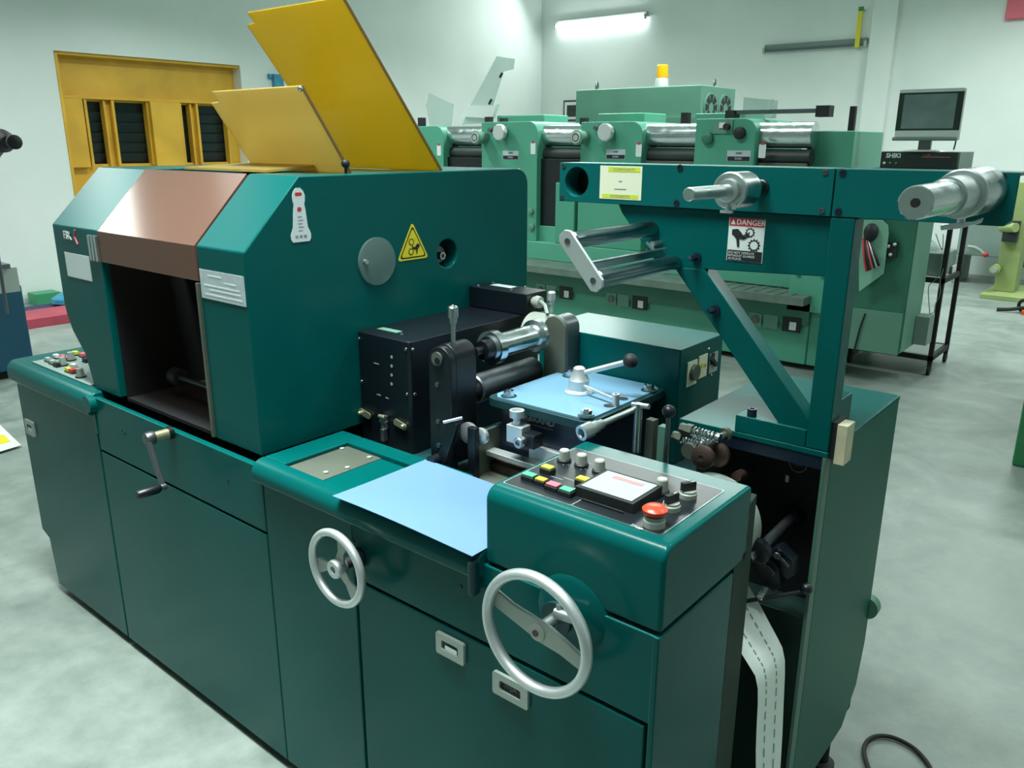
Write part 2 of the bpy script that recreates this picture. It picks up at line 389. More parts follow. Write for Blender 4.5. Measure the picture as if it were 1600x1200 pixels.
# latches
def latch(x, z, dark=False, w_=.075, h_=.048):
    q = MB('latch'); o = Ve((x, 0, z))
    P_ = rrect(-w_/2, w_/2, -h_/2, h_/2, .005); 
    iw, ih = w_*.60, h_*.42
    I_ = rrect(-iw/2, iw/2, -ih/2, ih/2, .004); n = len(P_)
    vs = [(x+a, -.007, z+b) for a, b in P_]+[(x+a, -.007, z+b) for a, b in I_]+[(x+a, 0.001, z+b) for a, b in P_]+[(x+a, -.001, z+b) for a, b in I_]
    fs = []
    for i in range(n):
        j = (i+1) % n; fs += [(i, j, n+j, n+i), (i, 2*n+i, 2*n+j, j), (n+i, n+j, 3*n+j, 3*n+i)]
    q.add(vs, fs); q.mat('soot' if dark else 'olive_metal').add([(x+a, -.001, z+b) for a, b in I_], [list(range(n))])
    if not dark: q.mat('steel').box(x-iw*.3, x+iw*.42, -.006, -.002, z-ih*.45, z+ih*.1)
    else: q.mat('grey_mark').text('J.M', .012, (x+.006, -.003, z), XD, ZD)
    return q.build('latch', base)
latch(*[at(706, 1011, y=0)[i] for i in (0, 2)]); latch(*[at(800, 1076, y=0)[i] for i in (0, 2)], dark=True, w_=.085)
latch(at(49, 668, y=0).x, at(49, 668, y=0).z, w_=.07, h_=.055, dark=False)
# small screws on the front
for p in ((190, 672), (195, 677), (356, 750), (552, 846), (672, 860), (720, 917)):
    q = at(*p, y=0); MB('navy').cyl((q.x, -.002, q.z), (q.x, 0, q.z), .004, 10).build('screw', base)

# ---- left control desk
def rounded_desk(x0, x1, y0, y1, z0, z1, r, name, parent, mname='teal'):
    yz = [(y0+.006, z0)]+[(y0+.001, z0+.004)]+arc(y0+r, z1-r, r, 180, 90, 8)+[(y1, z1), (y1, z0)]
    q = MB(mname); q.px(yz, x0, x1); return q
m = rounded_desk(X0-.02, X1-.002, -.018, .42, .802, .872, .035, '', press); ldesk = m.build('control_desk', press, bevel=.012, seg=3)
LZ = .874
m = MB('grey_paint').pz([(-2.46, .03), (-2.02, .03), (-2.02, .40), (-2.46, .40)], .872, LZ+.002); m.build('key_plate', ldesk)
for p, c, k in (((126, 585), 'knob_grey', 1), ((113, 579), 'red', 0), ((107, 577), 'yellow', 0), ((120, 578), 'pink', 0), ((98, 567), 'knob_grey', 1), ((111, 559), 'knob_grey', 1),
                ((98, 557), 'pink', 0), ((118, 551), 'lime', 0), ((129, 554), 'pink', 0), ((89, 569), 'ink', 0), ((82, 565), 'knob_grey', 0), ((75, 561), 'knob_grey', 0), ((134, 562), 'ink', 0), ((115, 571), 'white', 0), ((88, 556), 'white', 0)):
    q = at(*p, z=.885)
    if k:
        MB('ink').cyl((q.x, q.y, .874), (q.x, q.y, .880), .017, 16).mat(c).cyl((q.x, q.y, .88), (q.x, q.y, .905), .012, 14, .010).build('rotary_knob', ldesk)
    else:
        MB('ink').box(q.x-.014, q.x+.014, q.y-.009, q.y+.009, .874, .880).mat(c).box(q.x-.012, q.x+.012, q.y-.007, q.y+.007, .88, .890).build('push_button', ldesk)
# ---- tray section
TZ = .885
m = rounded_desk(-1.078, -.366, -.022, .02, .832, TZ, .034, '', press)
m.box(-1.078, -1.0, .02, .255, .855, TZ).box(-1.0, -.62, .205, .255, .845, TZ).box(-1.0, -.366, .02, .205, .845, .874)
tray = m.build('tray', press, bevel=.004)
m = MB('olive_metal').box(-.998, -.872, .022, .203, .874, .8755)
for a, b in ((-.99, .18), (-.90, .06), (-.895, .185), (-.885, .11)): m.mat('knob_grey').cyl((a, b, .8755), (a, b, .879), .006, 10)
m.build('rail_cover', tray)
MB('teal_dark').box(-.383, -.366, -.030, -.004, .80, .874).build('tray_end_cap', tray, bevel=.008, seg=3)
# ---- hood
yz = [(.03, .872), (.03, ZF), (.191, ZH)]+arc(1.049-.05, ZH-.05, .05, 90, 0, 8)+[(1.049, .872)]
m = MB('teal').px(yz, XO2, XH); hood = m.build('hood', press)
cc = at(699, 396, x=XH)
cut(hood, MB('black').cyl((XH-.07, cc.y, cc.z), (XH+.02, cc.y, cc.z), .040, 40))
for mm in ('teal',): pass
if len(hood.data.materials) < 2: hood.data.materials.append(MATS['black'])
b = hood.modifiers.new('bevel', 'BEVEL'); b.width = .004; b.segments = 2; b.limit_method = 'ANGLE'; b.angle_limit = math.radians(38); b.harden_normals = True
m = MB('black').cyl((XH-.069, cc.y, cc.z), (XH-.066, cc.y, cc.z), .0395, 30)
m.mat('dark_steel').cyl((XH-.066, cc.y-.004, cc.z-.005), (XH-.03, cc.y-.004, cc.z-.005), .024, 24)
m.mat('steel').hexa((XH-.03, cc.y-.012, cc.z-.006), (XH-.006, cc.y-.012, cc.z-.006), .012)
m.mat('ink').cyl((XH-.006, cc.y-.012, cc.z-.006), (XH-.0055, cc.y-.012, cc.z-.006), .006, 12)
m.build('shaft_end', hood)
# left wing
m = MB('teal').py([(XHL, 1.60), (XHL, 1.12), (XHL+.006, 1.09), (-2.085, 1.04), (-2.02, .975), (-1.995, .90), (-1.99, .875), (XO1, .875), (XO1, 1.60)], .03, 1.049)
wing = m.build('hood_wing', press)
cut(wing, MB('teal').px([(-.1, ZF-.1317), (-.1, 1.8), (1.2, 1.8), (1.2, ZH), (.191, ZH)], XHL-.1, XO1+.1))
b = wing.modifiers.new('bevel', 'BEVEL'); b.width = .003; b.segments = 2; b.limit_method = 'ANGLE'; b.angle_limit = math.radians(38); b.harden_normals = True
# back, rear top, inner floor
MB('teal').box(XO1, XO2, .50, 1.045, ZH-.012, ZH-.002).build('hood_top', press, bevel=.002)
LYZ = [(.05, .872), (.05, 1.355), (.20, 1.508), (1.02, 1.508), (1.02, .872)]
MB('blackmat').box(XO1, XO2, 1.02, 1.045, .872, ZH-.014).box(XO1, XO2, .05, 1.02, .862, .872).px(LYZ, XO1, XO1+.004).px(LYZ, XO2-.004, XO2).build('inner_lining', press)
m = MB('soot'); m.cyl((XO1+.01, .55, 1.18), (XO2-.01, .55, 1.18), .09, 32); inner = m.build('print_cylinder', press)
MB('dark_steel').cyl((XO1+.01, .35, 1.05), (XO2-.01, .35, 1.05), .035, 24).build('ink_roller', press)
MB('soot').cyl((XO1+.01, .30, 1.28), (XO2-.01, .30, 1.28), .045, 24).build('feed_roller', press)
m = MB('dark_steel').cyl((-1.72, .16, .93), (-1.42, .16, .93), .008, 12).cyl((-1.74, .16, .93), (-1.70, .16, .93), .026, 18).build('adjuster_rod', press)
# smoked sloping guard
n_ = Ve((0, -(ZH-ZF), .161)).normalized()
m = MB('smoke')
m.px([(.028, ZF-.085), (.028, ZF), (.187, ZH+.0), (.191, ZH-.005), (.033, ZF-.003), (.033, ZF-.085)], XO1+.004, XO2-.003)
m.build('smoked_guard', press)
m = MB('olive_metal').box(XO2-.010, XO2+.0, .024, .034, .875, ZF-.09); m.build('guard_track', press)
m = MB('brushed')
for k in range(3): m.box(XO1-.052+.019*k, XO1-.039+.019*k, .022, .03, ZF-.085, ZF-.014)
m.build('hinge', wing)
# amber covers
def board(y0, z0, y1, z1, x0, x1, name, mname, nx):
    d = Ve((0, y1-y0, z1-z0)); L_ = d.length; d.normalize(); nrm = Ve((0, -d.z, d.y))*.006
    o = Ve((0, y0, z0))
    P_ = [(x0+nx, 0), (x1, 0), (x1, L_), (x0+.03, L_), (x0+.03, L_-.035), (x0, L_-.035), (x0, L_*.5), (x0, 0.0)]
    P_ = [(x0, 0), (x1, 0), (x1, L_), (x0+.035, L_), (x0+.04, L_-.03), (x0, L_-.032)]
    q = MB(mname).prism([o+XD*a+d*t for a, t in P_], nrm)
    g = q.build(name, press)
    o2 = o
    MB('amber_edge').prism([o2+XD*(x1+.0005), o2+XD*(x1+.0035), o2+XD*(x1+.0035)+d*L_, o2+XD*(x1+.0005)+d*L_], nrm*1.05).build('edge_strip', g)
    return g
bs0 = at(548, 262, x=-1.16); bs1 = at(472, 133, x=-1.16)
g1 = board(bs0.y, ZH+.003, bs1.y, bs1.z, at(333, 142, y=bs1.y).x-.035, -1.16, 'small_amber_cover', 'amber_pale', 0)
g1['label'] = 'smaller pale amber plastic cover'
bb0 = at(690, 262, x=-1.13); bb1 = at(540, 0, x=-1.13); dd = (bb1-bb0)
e1 = bb0+dd*1.02
g2 = board(bb0.y, ZH+.003, e1.y, e1.z, at(391, 14, y=bb1.y).x-.035, -1.13, 'large_amber_cover', 'amber', 0)
g2['label'] = 'tall deep amber plastic cover'
m = MB('steel').ball((-1.16, bs1.y-.006, bs1.z-.008), .007).build('screw_head', g1)
q = at(545, 259, x=-1.15); MB('ink').ball((-1.15, q.y-.01, ZH+.024), .011).cyl((-1.15, q.y-.01, ZH), (-1.15, q.y-.01, ZH+.02), .004, 10).build('knob', hood)
# pale cover lying over the opening
p0 = at(290, 271, z=ZH+.004); MB('amber_pale').prism([(XO1+.14, .23, ZH+.002), (XO2+.02, .23, ZH+.002), (XO2+.02, .49, ZH+.020), (XO1+.26, .49, ZH+.020)], (0, 0, .006)).build('flat_amber_cover', press)
# stickers on the hood
m = MB('sticker_grey').quad((-1.207, .0295, 1.272), XD, ZD, .188, .070, .001)
m.mat('sticker_white')
for i, (wz, ww) in enumerate(((.022, .06), (.010, .05), (-.002, .15), (-.012, .13), (-.024, .16))): m.quad((-1.207+(.16-ww)*.3*((i % 2)*2-1), .0288, 1.272+wz), XD, ZD, ww, .004, .0006)
m.build('notice_sticker', hood)
MB('sticker_white').quad((-1.975, .0295, 1.248), XD, ZD, .160, .072, .001).build('blank_sticker', wing)
m = MB('white').text('FSK', .032, (-2.018, .0285, 1.334), XD, ZD, .0008, .0004)
m.mat('pink').tube([(-1.962, .029, 1.354), (-1.971, .029, 1.335), (-1.956, .029, 1.314)], .0022, 6); m.build('maker_mark', wing)
# figure-shaped sticker (left plain) on the side
XS = XH+.0006
o = at(468, 336, x=XS); hgt = .125
P_ = []
for t, wd in ((0, .030), (.05, .036), (.14, .037), (.2, .033), (.28, .027), (.6, .022), (.7, .019), (.76, .022), (.86, .023), (.94, .018), (1.0, .008)): P_.append((wd*.78, -hgt/2+t*hgt))
P_ = P_+[(-a, b) for a, b in P_[::-1]]
m = MB('sticker_white').prism([o+YD*a+ZD*b for a, b in P_], XD*.0008)
m.mat('red').quad(o+XD*.0008+ZD*.048, YD, ZD, .020, .008, .0003, .0035)
m.mat('red').quad(o+XD*.0008+ZD*.013, YD, ZD, .012, .011, .0003, .005)
m.mat('grey_mark')
for i in range(5): m.quad(o+XD*.0008+ZD*(-.004-.008*i)+YD*.002*(i % 2), YD, ZD, .012+.003*(i % 2), .0022, .0003)
for i in range(3): m.quad(o+XD*.0008-ZD*.050+YD*(i-1)*.012, YD, ZD, .008, .007, .0003)
m.build('figure_sticker', hood)
# warning triangle
o = at(645, 386, x=XS); R_ = .062
def tri(r, c=.18):
    out = []
    for k in range(3):
        a = math.radians(90+120*k)
        for da in (-1, 0, 1):
            b_ = a+da*math.radians(60); rr = r*c*.5
            out.append((r*(1-c*.5)*math.cos(a)+rr*math.cos(b_), r*(1-c*.5)*math.sin(a)+rr*math.sin(b_)))
    return out
m = MB('yellow').prism([o+YD*a+ZD*b for a, b in tri(R_)], XD*.0006)
m.mat('ink').prism([o+YD*a+ZD*b+XD*.0007 for a, b in tri(R_*.86)], XD*.0002)
m.mat('yellow').prism([o+YD*a+ZD*b+XD*.0010 for a, b in tri(R_*.76)], XD*.0002)
def gear(q, o, xd, yd, c, r, teeth, n0, fill, edge):
    nd = xd.cross(yd); pts = []
    for i in range(teeth*4):
        a = 2*PI*i/(teeth*4); rr = r*(1.18 if i % 4 in (0, 1) else .92); pts.append((c[0]+rr*math.cos(a), c[1]+rr*math.sin(a)))
    q.mat(edge).prism([o+xd*a+yd*b+nd*n0 for a, b in pts], nd*.0002)
    q.mat(fill).prism([o+xd*(c[0]+r*.72*math.cos(2*PI*i/20))+yd*(c[1]+r*.72*math.sin(2*PI*i/20))+nd*(n0+.0002) for i in range(20)], nd*.0002)
def hand(q, o, xd, yd, s_, n0, mat_, mir=1):
    nd = xd.cross(yd); q.mat(mat_)
    P_ = [(-1, .9), (-.35, 1.0), (.1, .6), (.5, .05), (.35, -.1), (-.1, -.05), (-.05, -.9), (-.3, -.95), (-.45, -.1), (-.75, .25), (-1, .35)]
    q.prism([o+xd*(a*s_*mir)+yd*(b*s_)+nd*n0 for a, b in P_], nd*.0002)
    for k in range(3):
        P_ = [(.3, .35-.18*k), (1.0, .75-.18*k), (1.05, .66-.18*k), (.35, .22-.18*k)]
        q.prism([o+xd*(a*s_*mir)+yd*(b*s_)+nd*n0 for a, b in P_], nd*.0002)
gear(m, o, YD, ZD, (-.006, .014), .009, 9, .0013, 'yellow', 'ink'); gear(m, o, YD, ZD, (-.008, -.012), .009, 9, .0013, 'yellow', 'ink')
hand(m, o+YD*.010-ZD*.006, YD, ZD, .014, .0018, 'ink', -1)
m.build('warning_sticker', hood)
# clear disc
o = at(588, 408, x=XS)
m = MB('clear_disc').lathe(o, XD, [(0, 0), (0, .062), (.006, .062), (.007, .058), (.007, 0)], 48)
disc = m.build('inspection_disc', hood)
MB('mint_grey').cyl(o+XD*.0, o+XD*.0003, .001, 8).mat('brushed').cyl(o+XD*.007-YD*.045+ZD*.004, o+XD*.016-YD*.045+ZD*.004, .006, 12).build('screw_head', disc)

# ---- crank
cb = at(266, 676, y=-.004)
m = MB('black').cyl((cb.x, 0, cb.z), (cb.x, -.012, cb.z), .018, 20).build('crank_handle', press); crank = m
MB('brass').cyl((cb.x, -.012, cb.z), (cb.x, -.052, cb.z), .0135, 24).build('sleeve', crank)
ca = Ve((cb.x, -.062, cb.z)); cd = at(258, 760, y=-.068)
MB('dark_steel').lathe((cb.x, -.050, cb.z), (0, -1, 0), [(0, 0), (0, .018), (.01, .019), (.022, .016), (.024, 0)], 24).build('boss', crank)
m = MB('dark_steel'); dirv = (cd-ca).normalized(); sd = dirv.cross(YD).normalized()
m.prism([ca+sd*.012, ca-sd*.012, cd-sd*.008, cd+sd*.008], (0, -.010, 0)); m.cyl(cd+YD*.002, cd-YD*.012, .010, 16); m.build('arm', crank, bevel=.002)
ge = at(210, 768, y=-.15)
ge = along(212, 768, cd, 1)
MB('black').lathe(cd-YD*.012, (0, -1, 0), [(0, 0), (0, .009), (.01, .0125), (cd.y-ge.y-.016, .0115), (cd.y-ge.y-.012, .009), (cd.y-ge.y-.012, 0)], 20).build('grip', crank)

# ---- handwheels
def rim(q, c, R_, rx, n=56, mm=14, sx=1.0):
    u, v = XD, ZD; vs = []; fs = []
    for i in range(n):
        a = 2*PI*i/n; rad = u*math.cos(a)+v*math.sin(a)
        for k in range(mm):
            b_ = 2*PI*k/mm; vs.append(Ve(c)+rad*(R_+rx*math.cos(b_))+YD*(rx*sx*math.sin(b_)))
    for i in range(n):
        for k in range(mm): fs.append((i*mm+k, i*mm+(k+1) % mm, ((i+1) % n)*mm+(k+1) % mm, ((i+1) % n)*mm+k))
    q.add(vs, fs)
c1 = at(526, 888, y=-.062)
wheel = MB('blackmat').cyl((c1.x, 0, c1.z), (c1.x, -.05, c1.z), .012, 16).cyl((c1.x, 0, c1.z), (c1.x, -.012, c1.z), .022, 20).build('handwheel', press)
m = MB('alu'); rim(m, (c1.x, c1.y, c1.z), .079, .0085, sx=1.1); m.build('rim', wheel)
MB('alu').lathe((c1.x, c1.y+.016, c1.z), (0, -1, 0), [(0, 0), (0, .019), (.020, .021), (.026, .019), (.026, .008), (.018, .008), (.018, 0)], 32).build('hub', wheel)
for k in range(3):
    a = math.radians(195+120*k); e = XD*math.cos(a)+ZD*math.sin(a); t = Ve((0, 1, 0)).cross(e)
    C_ = Ve((c1.x, c1.y+.004, c1.z))
    MB('latch').prism([C_+e*.016+t*.013, C_+e*.038+t*.009, C_+e*.075+t*.020, C_+e*.075-t*.020, C_+e*.038-t*.009, C_+e*.016-t*.013], (0, .007, 0)).build('spoke', wheel, bevel=.002)
c2 = at(836, 990, y=-.066)
w2 = MB('teal_dark').cyl((c2.x, 0, c2.z), (c2.x, -.010, c2.z), .030, 24).mat('brushed').cyl((c2.x, -.010, c2.z), (c2.x, -.05, c2.z), .012, 16).build('handwheel', press)
m = MB('alu'); rim(m, (c2.x, c2.y, c2.z), .104, .0095, sx=1.15); m.build('rim', w2)
C_ = Ve((c2.x, c2.y+.006, c2.z)); e = Ve((.97, 0, -.24)).normalized(); t = Ve((0, 1, 0)).cross(e)
up = [(-.098, .020), (-.06, .017), (-.02, .021), (.02, .024), (.055, .020), (.098, .012)]; dn = [(.098, -.014), (.05, -.012), (.01, -.017), (-.03, -.015), (-.06, -.014), (-.098, -.012)]
MB('latch').prism([C_+e*a-t*b if t.z < 0 else C_+e*a+t*b for a, b in up+dn], (0, .008, 0)).build('spoke', w2, bevel=.0025)
MB('latch').lathe(C_+YD*.014, (0, -1, 0), [(0, 0), (0, .016), (.016, .016), (.018, .013), (.019, 0)], 30).mat('rust').cyl(C_-YD*.0045, C_-YD*.0065, .006, 14).build('hub', w2)
hz = C_+Ve((.035, .028, .030))
MB('brushed').cyl(hz-XD*.018, hz+XD*.02+ZD*.004, .0095, 16).cyl(hz-XD*.01, hz-XD*.012+ZD*.018, .005, 10).build('lock_lever', w2)

# ---- control console
r = .026
yzc = [(0.002, ZT+.002)]+arc(r+.002, ZC-r, r, 180, 90, 8)+[(.317, ZC), (.317, ZT+.002)]
con = MB('teal').px(yzc, XC, XE).build('control_console', press, bevel=.008, seg=3)
PZ = ZC+.0015
MB('brushed').pz(rrect(-.352, -.028, .036, .262, .006), ZC, ZC+.0012).build('plate_edge', con)
m = MB('panel_black').pz(rrect(-.350, -.030, .038, .260, .005), ZC+.0011, PZ)
m.mat('grey_mark')
for a, b, c_, d_ in ((-.30, .115, .05, .002), (-.26, .125, .04, .002), (-.20, .06, .002, .05), (-.32, .20, .06, .0015), (-.28, .21, .05, .0015), (-.07, .24, .05, .0015)): m.quad((a, b, PZ), XD, YD, c_, d_, .0002)
m.build('key_plate', con)
def cp(px, py, z=PZ): p = at(px, py, z=z); return p.x, p.y
def knob(px, py, r=.011, h=.024, ring=True):
    x, y = cp(px, py, PZ+h*.8)
    q = MB('ink').lathe((x, y, PZ), ZD, [(0, 0), (0, r*1.25), (.004, r*1.25), (.006, r*1.02), (.006, 0)], 20)
    q.mat('knob_grey').lathe((x, y, PZ+.006), ZD, [(0, 0), (0, r), (h-.008, r*.9), (h-.006, r*.75), (h-.006, 0)], 20)
    if ring:
        q.mat('grey_mark')
        for k in range(11):
            a = math.radians(-60+30*k); d = Ve((math.cos(a), math.sin(a), 0)); q.prism([Ve((x, y, PZ))+d*r*1.5+d.cross(ZD)*.0006, Ve((x, y, PZ))+d*r*1.5-d.cross(ZD)*.0006, Ve((x, y, PZ))+d*r*1.9-d.cross(ZD)*.0006, Ve((x, y, PZ))+d*r*1.9+d.cross(ZD)*.0006], (0, 0, .0002))
    q.build('rotary_knob', con)
for p in ((882, 706), (909, 713), (937, 722)): knob(*p)
knob(1035, 752, .011, .028, False)
def key(px, py, c, s=.012, h=.012):
    x, y = cp(px, py, PZ+h)
    MB('ink').box(x-s*1.15, x+s*1.15, y-s*.85, y+s*.85, PZ, PZ+h*.7).mat(c).box(x-s, x+s, y-s*.68, y+s*.68, PZ+h*.7, PZ+h).build('push_button', con, bevel=.001)
key(856, 728, 'lime', .011, .014); key(828, 740, 'green_key'); key(846, 747, 'yellow', .010); key(865, 755, 'pink'); key(886, 763, 'green_key', .012); key(911, 746, 'yellow', .011, .014)
x, y = cp(915, 762); MB('cream').box(x-.006, x+.006, y-.028, y+.026, PZ, PZ+.006).build('paper_tab', con)
mz = PZ+.018
A = at(905, 775, z=mz); B = at(1032, 772, z=mz)
mx0, mx1, my0, my1 = at(905, 775, z=mz).x, at(1028, 775, z=mz).x, at(985, 802, z=mz).y-.0, at(958, 746, z=mz).y
m = MB('ink').box(-.218, -.102, .073, .172, PZ, mz)
m.mat('lcd').box(-.211, -.109, .080, .165, mz, mz+.0012)
m.mat('led_red').quad((-.158, .148, mz+.0013), XD, YD, .06, .011, .0003)
m.mat('ink').quad((-.158, .066, PZ+.002), XD, YD, .085, .004, .001)
m.build('meter', con, bevel=.0015)
for p in ((971, 744), (988, 749), (1004, 754)):
    x, y = cp(*p); MB('steel').lathe((x, y, PZ), ZD, [(0, 0), (0, .0065), (.002, .0055), (.0035, .003), (.004, 0)], 14).build('indicator_stud', con)
x, y = cp(1023, 803, PZ+.02)
m = MB('knob_grey').lathe((x, y, PZ), ZD, [(0, 0), (0, .018), (.010, .018), (.012, .0165), (.018, .0165), (.018, 0)], 30)
m.mat('red_knob').lathe((x, y, PZ+.018), ZD, [(0, 0), (0, .012), (.003, .012), (.005, .0195), (.011, .0205), (.015, .016), (.0165, .008), (.017, 0)], 32)
m.build('emergency_stop', con)
MB('white').text('STOP', .010, (x-.018, y-.024, PZ+.0002), Ve((.97, -.2, 0)), Ve((.2, .97, 0)), .0002).build('stop_mark', con)
for p, aa in (((1049, 789), 75), ((1075, 770), 60)):
    x, y = cp(p[0], p[1], PZ+.008)
    d = Ve((math.cos(math.radians(aa)), math.sin(math.radians(aa)), 0)); s_ = d.cross(ZD)
    m = MB('knob_grey').lathe((x, y, PZ), ZD, [(0, 0), (0, .0155), (.008, .0155), (.010, .0135), (.013, .0135), (.013, 0)], 26)
    c0 = Ve((x, y, PZ+.010)); m.mat('ink').prism([c0-d*.013-s_*.0045, c0-d*.013+s_*.0045, c0+d*.013+s_*.0045, c0+d*.013-s_*.0045], (0, 0, .018))
    m.mat('white').prism([c0+d*.004-s_*.001+ZD*.018, c0+d*.004+s_*.001+ZD*.018, c0+d*.012+s_*.001+ZD*.018, c0+d*.012-s_*.001+ZD*.018], (0, 0, .0004))
    m.build('selector_switch', con)
# arched boss under the console behind the large wheel
m = MB('teal').lathe((c2.x+.025, .012, c2.z+.012), (0, -1, 0), [(0, 0), (0, .078), (.010, .074), (.014, .064), (.014, 0)], 48).build('wheel_boss', press)

# ---- gear cover (black box) beside the hood
BX = -.905
m = MB('black').pz(rrect(XH+.001, BX, .336, .86, .012), .835, 1.13); cover = m.build('gear_cover', press, bevel=.003)
m = MB('black').box(XH+.001, BX+.02, .77, .865, 1.131, 1.192); m.build('cover_cap', cover, bevel=.003)
def stud(o, d, r=.0045): return MB('steel').lathe(o, d, [(0, 0), (0, r), (r*.6, r*.85), (r, 0)], 12).build('screw', cover)
for p in ((561, 529), (565, 596), (634, 546), (636, 616)): q = at(*p, y=.336); stud(q, (0, -1, 0))
for p in ((645, 546), (648, 616)): q = at(*p, x=BX); stud(q, XD)
for p in ((578, 511), (627, 522)): q = at(*p, z=1.13); stud(q, ZD)
for p in ((747, 446), (770, 442), (798, 453), (820, 449)): q = at(*p, z=1.192); stud(q, ZD)
q = at(609, 516, z=1.13); MB('mint_grey').quad(q, XD, YD, .075, .022, .001).build('data_plate', cover)
q = at(787, 447, z=1.192); MB('sticker_grey').quad(q, XD, YD, .08, .03, .001).build('data_plate', cover)
for i in range(4): q = at(612, 558+14*i, y=.3355); MB('grey_mark').quad(q, XD, ZD, .008, .008, .0005, .003).build('dial_mark', cover)
for p, w_ in (((588, 568), .02), ((592, 617), .015), ((605, 622), .012)): q = at(*p, y=.3355); MB('grey_mark').quad(q, XD, ZD, w_, .003, .0005).build('dial_mark', cover)
for p in ((571, 646), (626, 663)):
    q = at(*p, y=.334); m = MB('brass').quad(q, Ve((.96, 0, -.2)).normalized(), Ve((.2, 0, .96)).normalized(), .046, .017, .004, .007)
    m.ball(q-YD*.008+XD*(.016 if p[0] > 600 else -.014), .006); m.build('catch_plate', cover)
q = at(603, 662, y=.334)
m = MB('brushed').box(q.x-.012, q.x+.010, q.y-.008, q.y, q.z-.012, q.z+.024).box(q.x-.007, q.x+.005, q.y-.014, q.y, q.z-.045, q.z-.012).box(q.x-.014, q.x+.011, q.y-.012, q.y, q.z+.004, q.z+.010)
m.mat('brass').cyl((q.x-.012, q.y-.012, q.z+.022), (q.x+.010, q.y-.012, q.z+.022), .005, 12); m.build('toggle_latch', cover, bevel=.001)

# ---- roller stand (black arch column) and rollers
ax, az = -.752, 1.117
P_ = [(ax-.036, .84)]+[(ax+.036*math.cos(math.radians(t)), az+.036*math.sin(math.radians(t))) for t in range(180, -1, -15)]+[(ax+.036, .84)]
col = MB('black').py(P_, .285, .305).build('roller_stand', press, bevel=.003)
P2 = [(ax-.030, .87)]+[(ax+.034*math.cos(math.radians(t)), az+.005+.034*math.sin(math.radians(t))) for t in range(180, -1, -15)]+[(ax+.034, .87)]
MB('black').py(P2, .305, .375).build('bearing_block', col, bevel=.003)
m = MB('olive_metal').cyl((ax-.004, .2845, az+.008), (ax-.004, .279, az+.008), .016, 24).mat('black').cyl((ax, .279, az+.004), (ax, .2775, az+.004), .008, 16); m.build('shaft_cap', col)
for zz in (.0, -.09, -.15): MB('dark_steel').cyl((ax-.008, .285, az-.055+zz), (ax-.008, .282, az-.055+zz), .006, 12).build('bolt', col)
m = MB('steel').cyl((ax+.002, .33, az+.03), (ax+.002, .33, az+.085), .006, 14).lathe((ax+.002, .33, az+.085), ZD, [(0, 0), (0, .009), (.012, .009), (.013, .0125), (.036, .0125), (.039, .010), (.041, .004), (.043, 0)], 20)
m.build('pressure_screw', col)
ux, uz = -.722, 1.128
m = MB('black').lathe((ux, .375, uz), YD, [(0, 0), (0, .010), (.022, .010), (.022, .023), (.043, .023), (.043, 0)], 24); m.build('roller_shaft', col)
m = MB('steel').lathe((ux, .418, uz), YD, [(0, 0), (0, .030), (.007, .030), (.007, .041), (.030, .041), (.032, .030), (.176, .030), (.178, .041), (.193, .041), (.194, .028), (.205, .028), (.205, 0)], 44)
m.build('top_roller', press)
m = MB('black').lathe((ax, .34, az-.092), YD, [(0, 0), (0, .030), (.06, .030), (.06, 0)], 24); m.build('lower_bearing', press)
MB('dark_steel').lathe((ax, .40, az-.092), YD, [(0, 0), (0, .032), (.004, .035), (.232, .035), (.236, .032), (.236, 0)], 40).build('lower_roller', press)
# back bracket
bq = at(868, 512, y=.645)
P_ = [(bq.x-.034, .84)]+[(bq.x+.034*math.cos(math.radians(t)), bq.z-.004+.034*math.sin(math.radians(t))) for t in range(180, -1, -15)]+[(bq.x+.034, .84)]
rear = MB('olive_metal').py(P_, .640, .652).build('rear_bracket', press, bevel=.002)
MB('dark_steel').py([(a_*1.0, b_) for a_, b_ in P_], .6525, .705).build('bracket_block', rear, bevel=.002)
tq = at(861, 500, y=.675)
MB('alu').lathe((tq.x, .675, bq.z+.03), ZD, [(0, 0), (0, .005), (.022, .005), (.022, .008), (.032, .008), (.033, .0105), (.052, .0105), (.055, .008), (.055, 0)], 18).build('pressure_screw', rear)
MB('knob_grey').lathe((-.885, .80, 1.168), XD, [(0, 0), (0, .012), (.012, .018), (.028, .016), (.032, 0)], 20).tube([(-.86, .80, 1.172), (-.82, .77, 1.170), (-.78, .73, 1.155)], .005, 8).build('link_arm', rear)
MB('knob_grey').lathe((-.87, .78, 1.085), XD, [(0, 0), (0, .058), (.07, .058), (.078, .05), (.078, 0)], 32).build('motor_drum', press)
# lower link work in front of the stand
m = MB('black').prism([(ax+.0, .262, .875), (ax+.03, .262, .875), (ax+.075, .262, .99), (ax+.05, .262, .99)], (0, .012, 0)); lk = m.build('link_lever', press, bevel=.002)
q0 = at(683, 718, y=.262); MB('black').cyl((q0.x, .27, q0.z), (q0.x, .24, q0.z), .014, 20).build('pivot_knob', lk)
q = at(693, 660, y=.25); MB('brushed').cyl(q, q+Ve((.035, .025, .012)), .0038, 10).build('pin', lk)
bpx = at(718, 650, y=.31)
m = MB('olive_metal').box(-.672, -.664, .30, .42, .85, .955); bracket = m.build('side_bracket', press, bevel=.001)
for (px_, py_, rr) in ((729, 678, .026), (748, 683, .020)):
    q = at(px_, py_, y=.315); MB('alu').lathe(q, (-.0, 1, 0), [(0, 0), (0, rr*.6), (.003, rr), (.012, rr), (.016, rr*.92), (.016, 0)], 28).build('pulley', bracket)
q = at(738, 700, y=.30); MB('black').box(q.x-.012, q.x+.012, .296, .312, .84, q.z+.05).build('pulley_arm', bracket, bevel=.002)
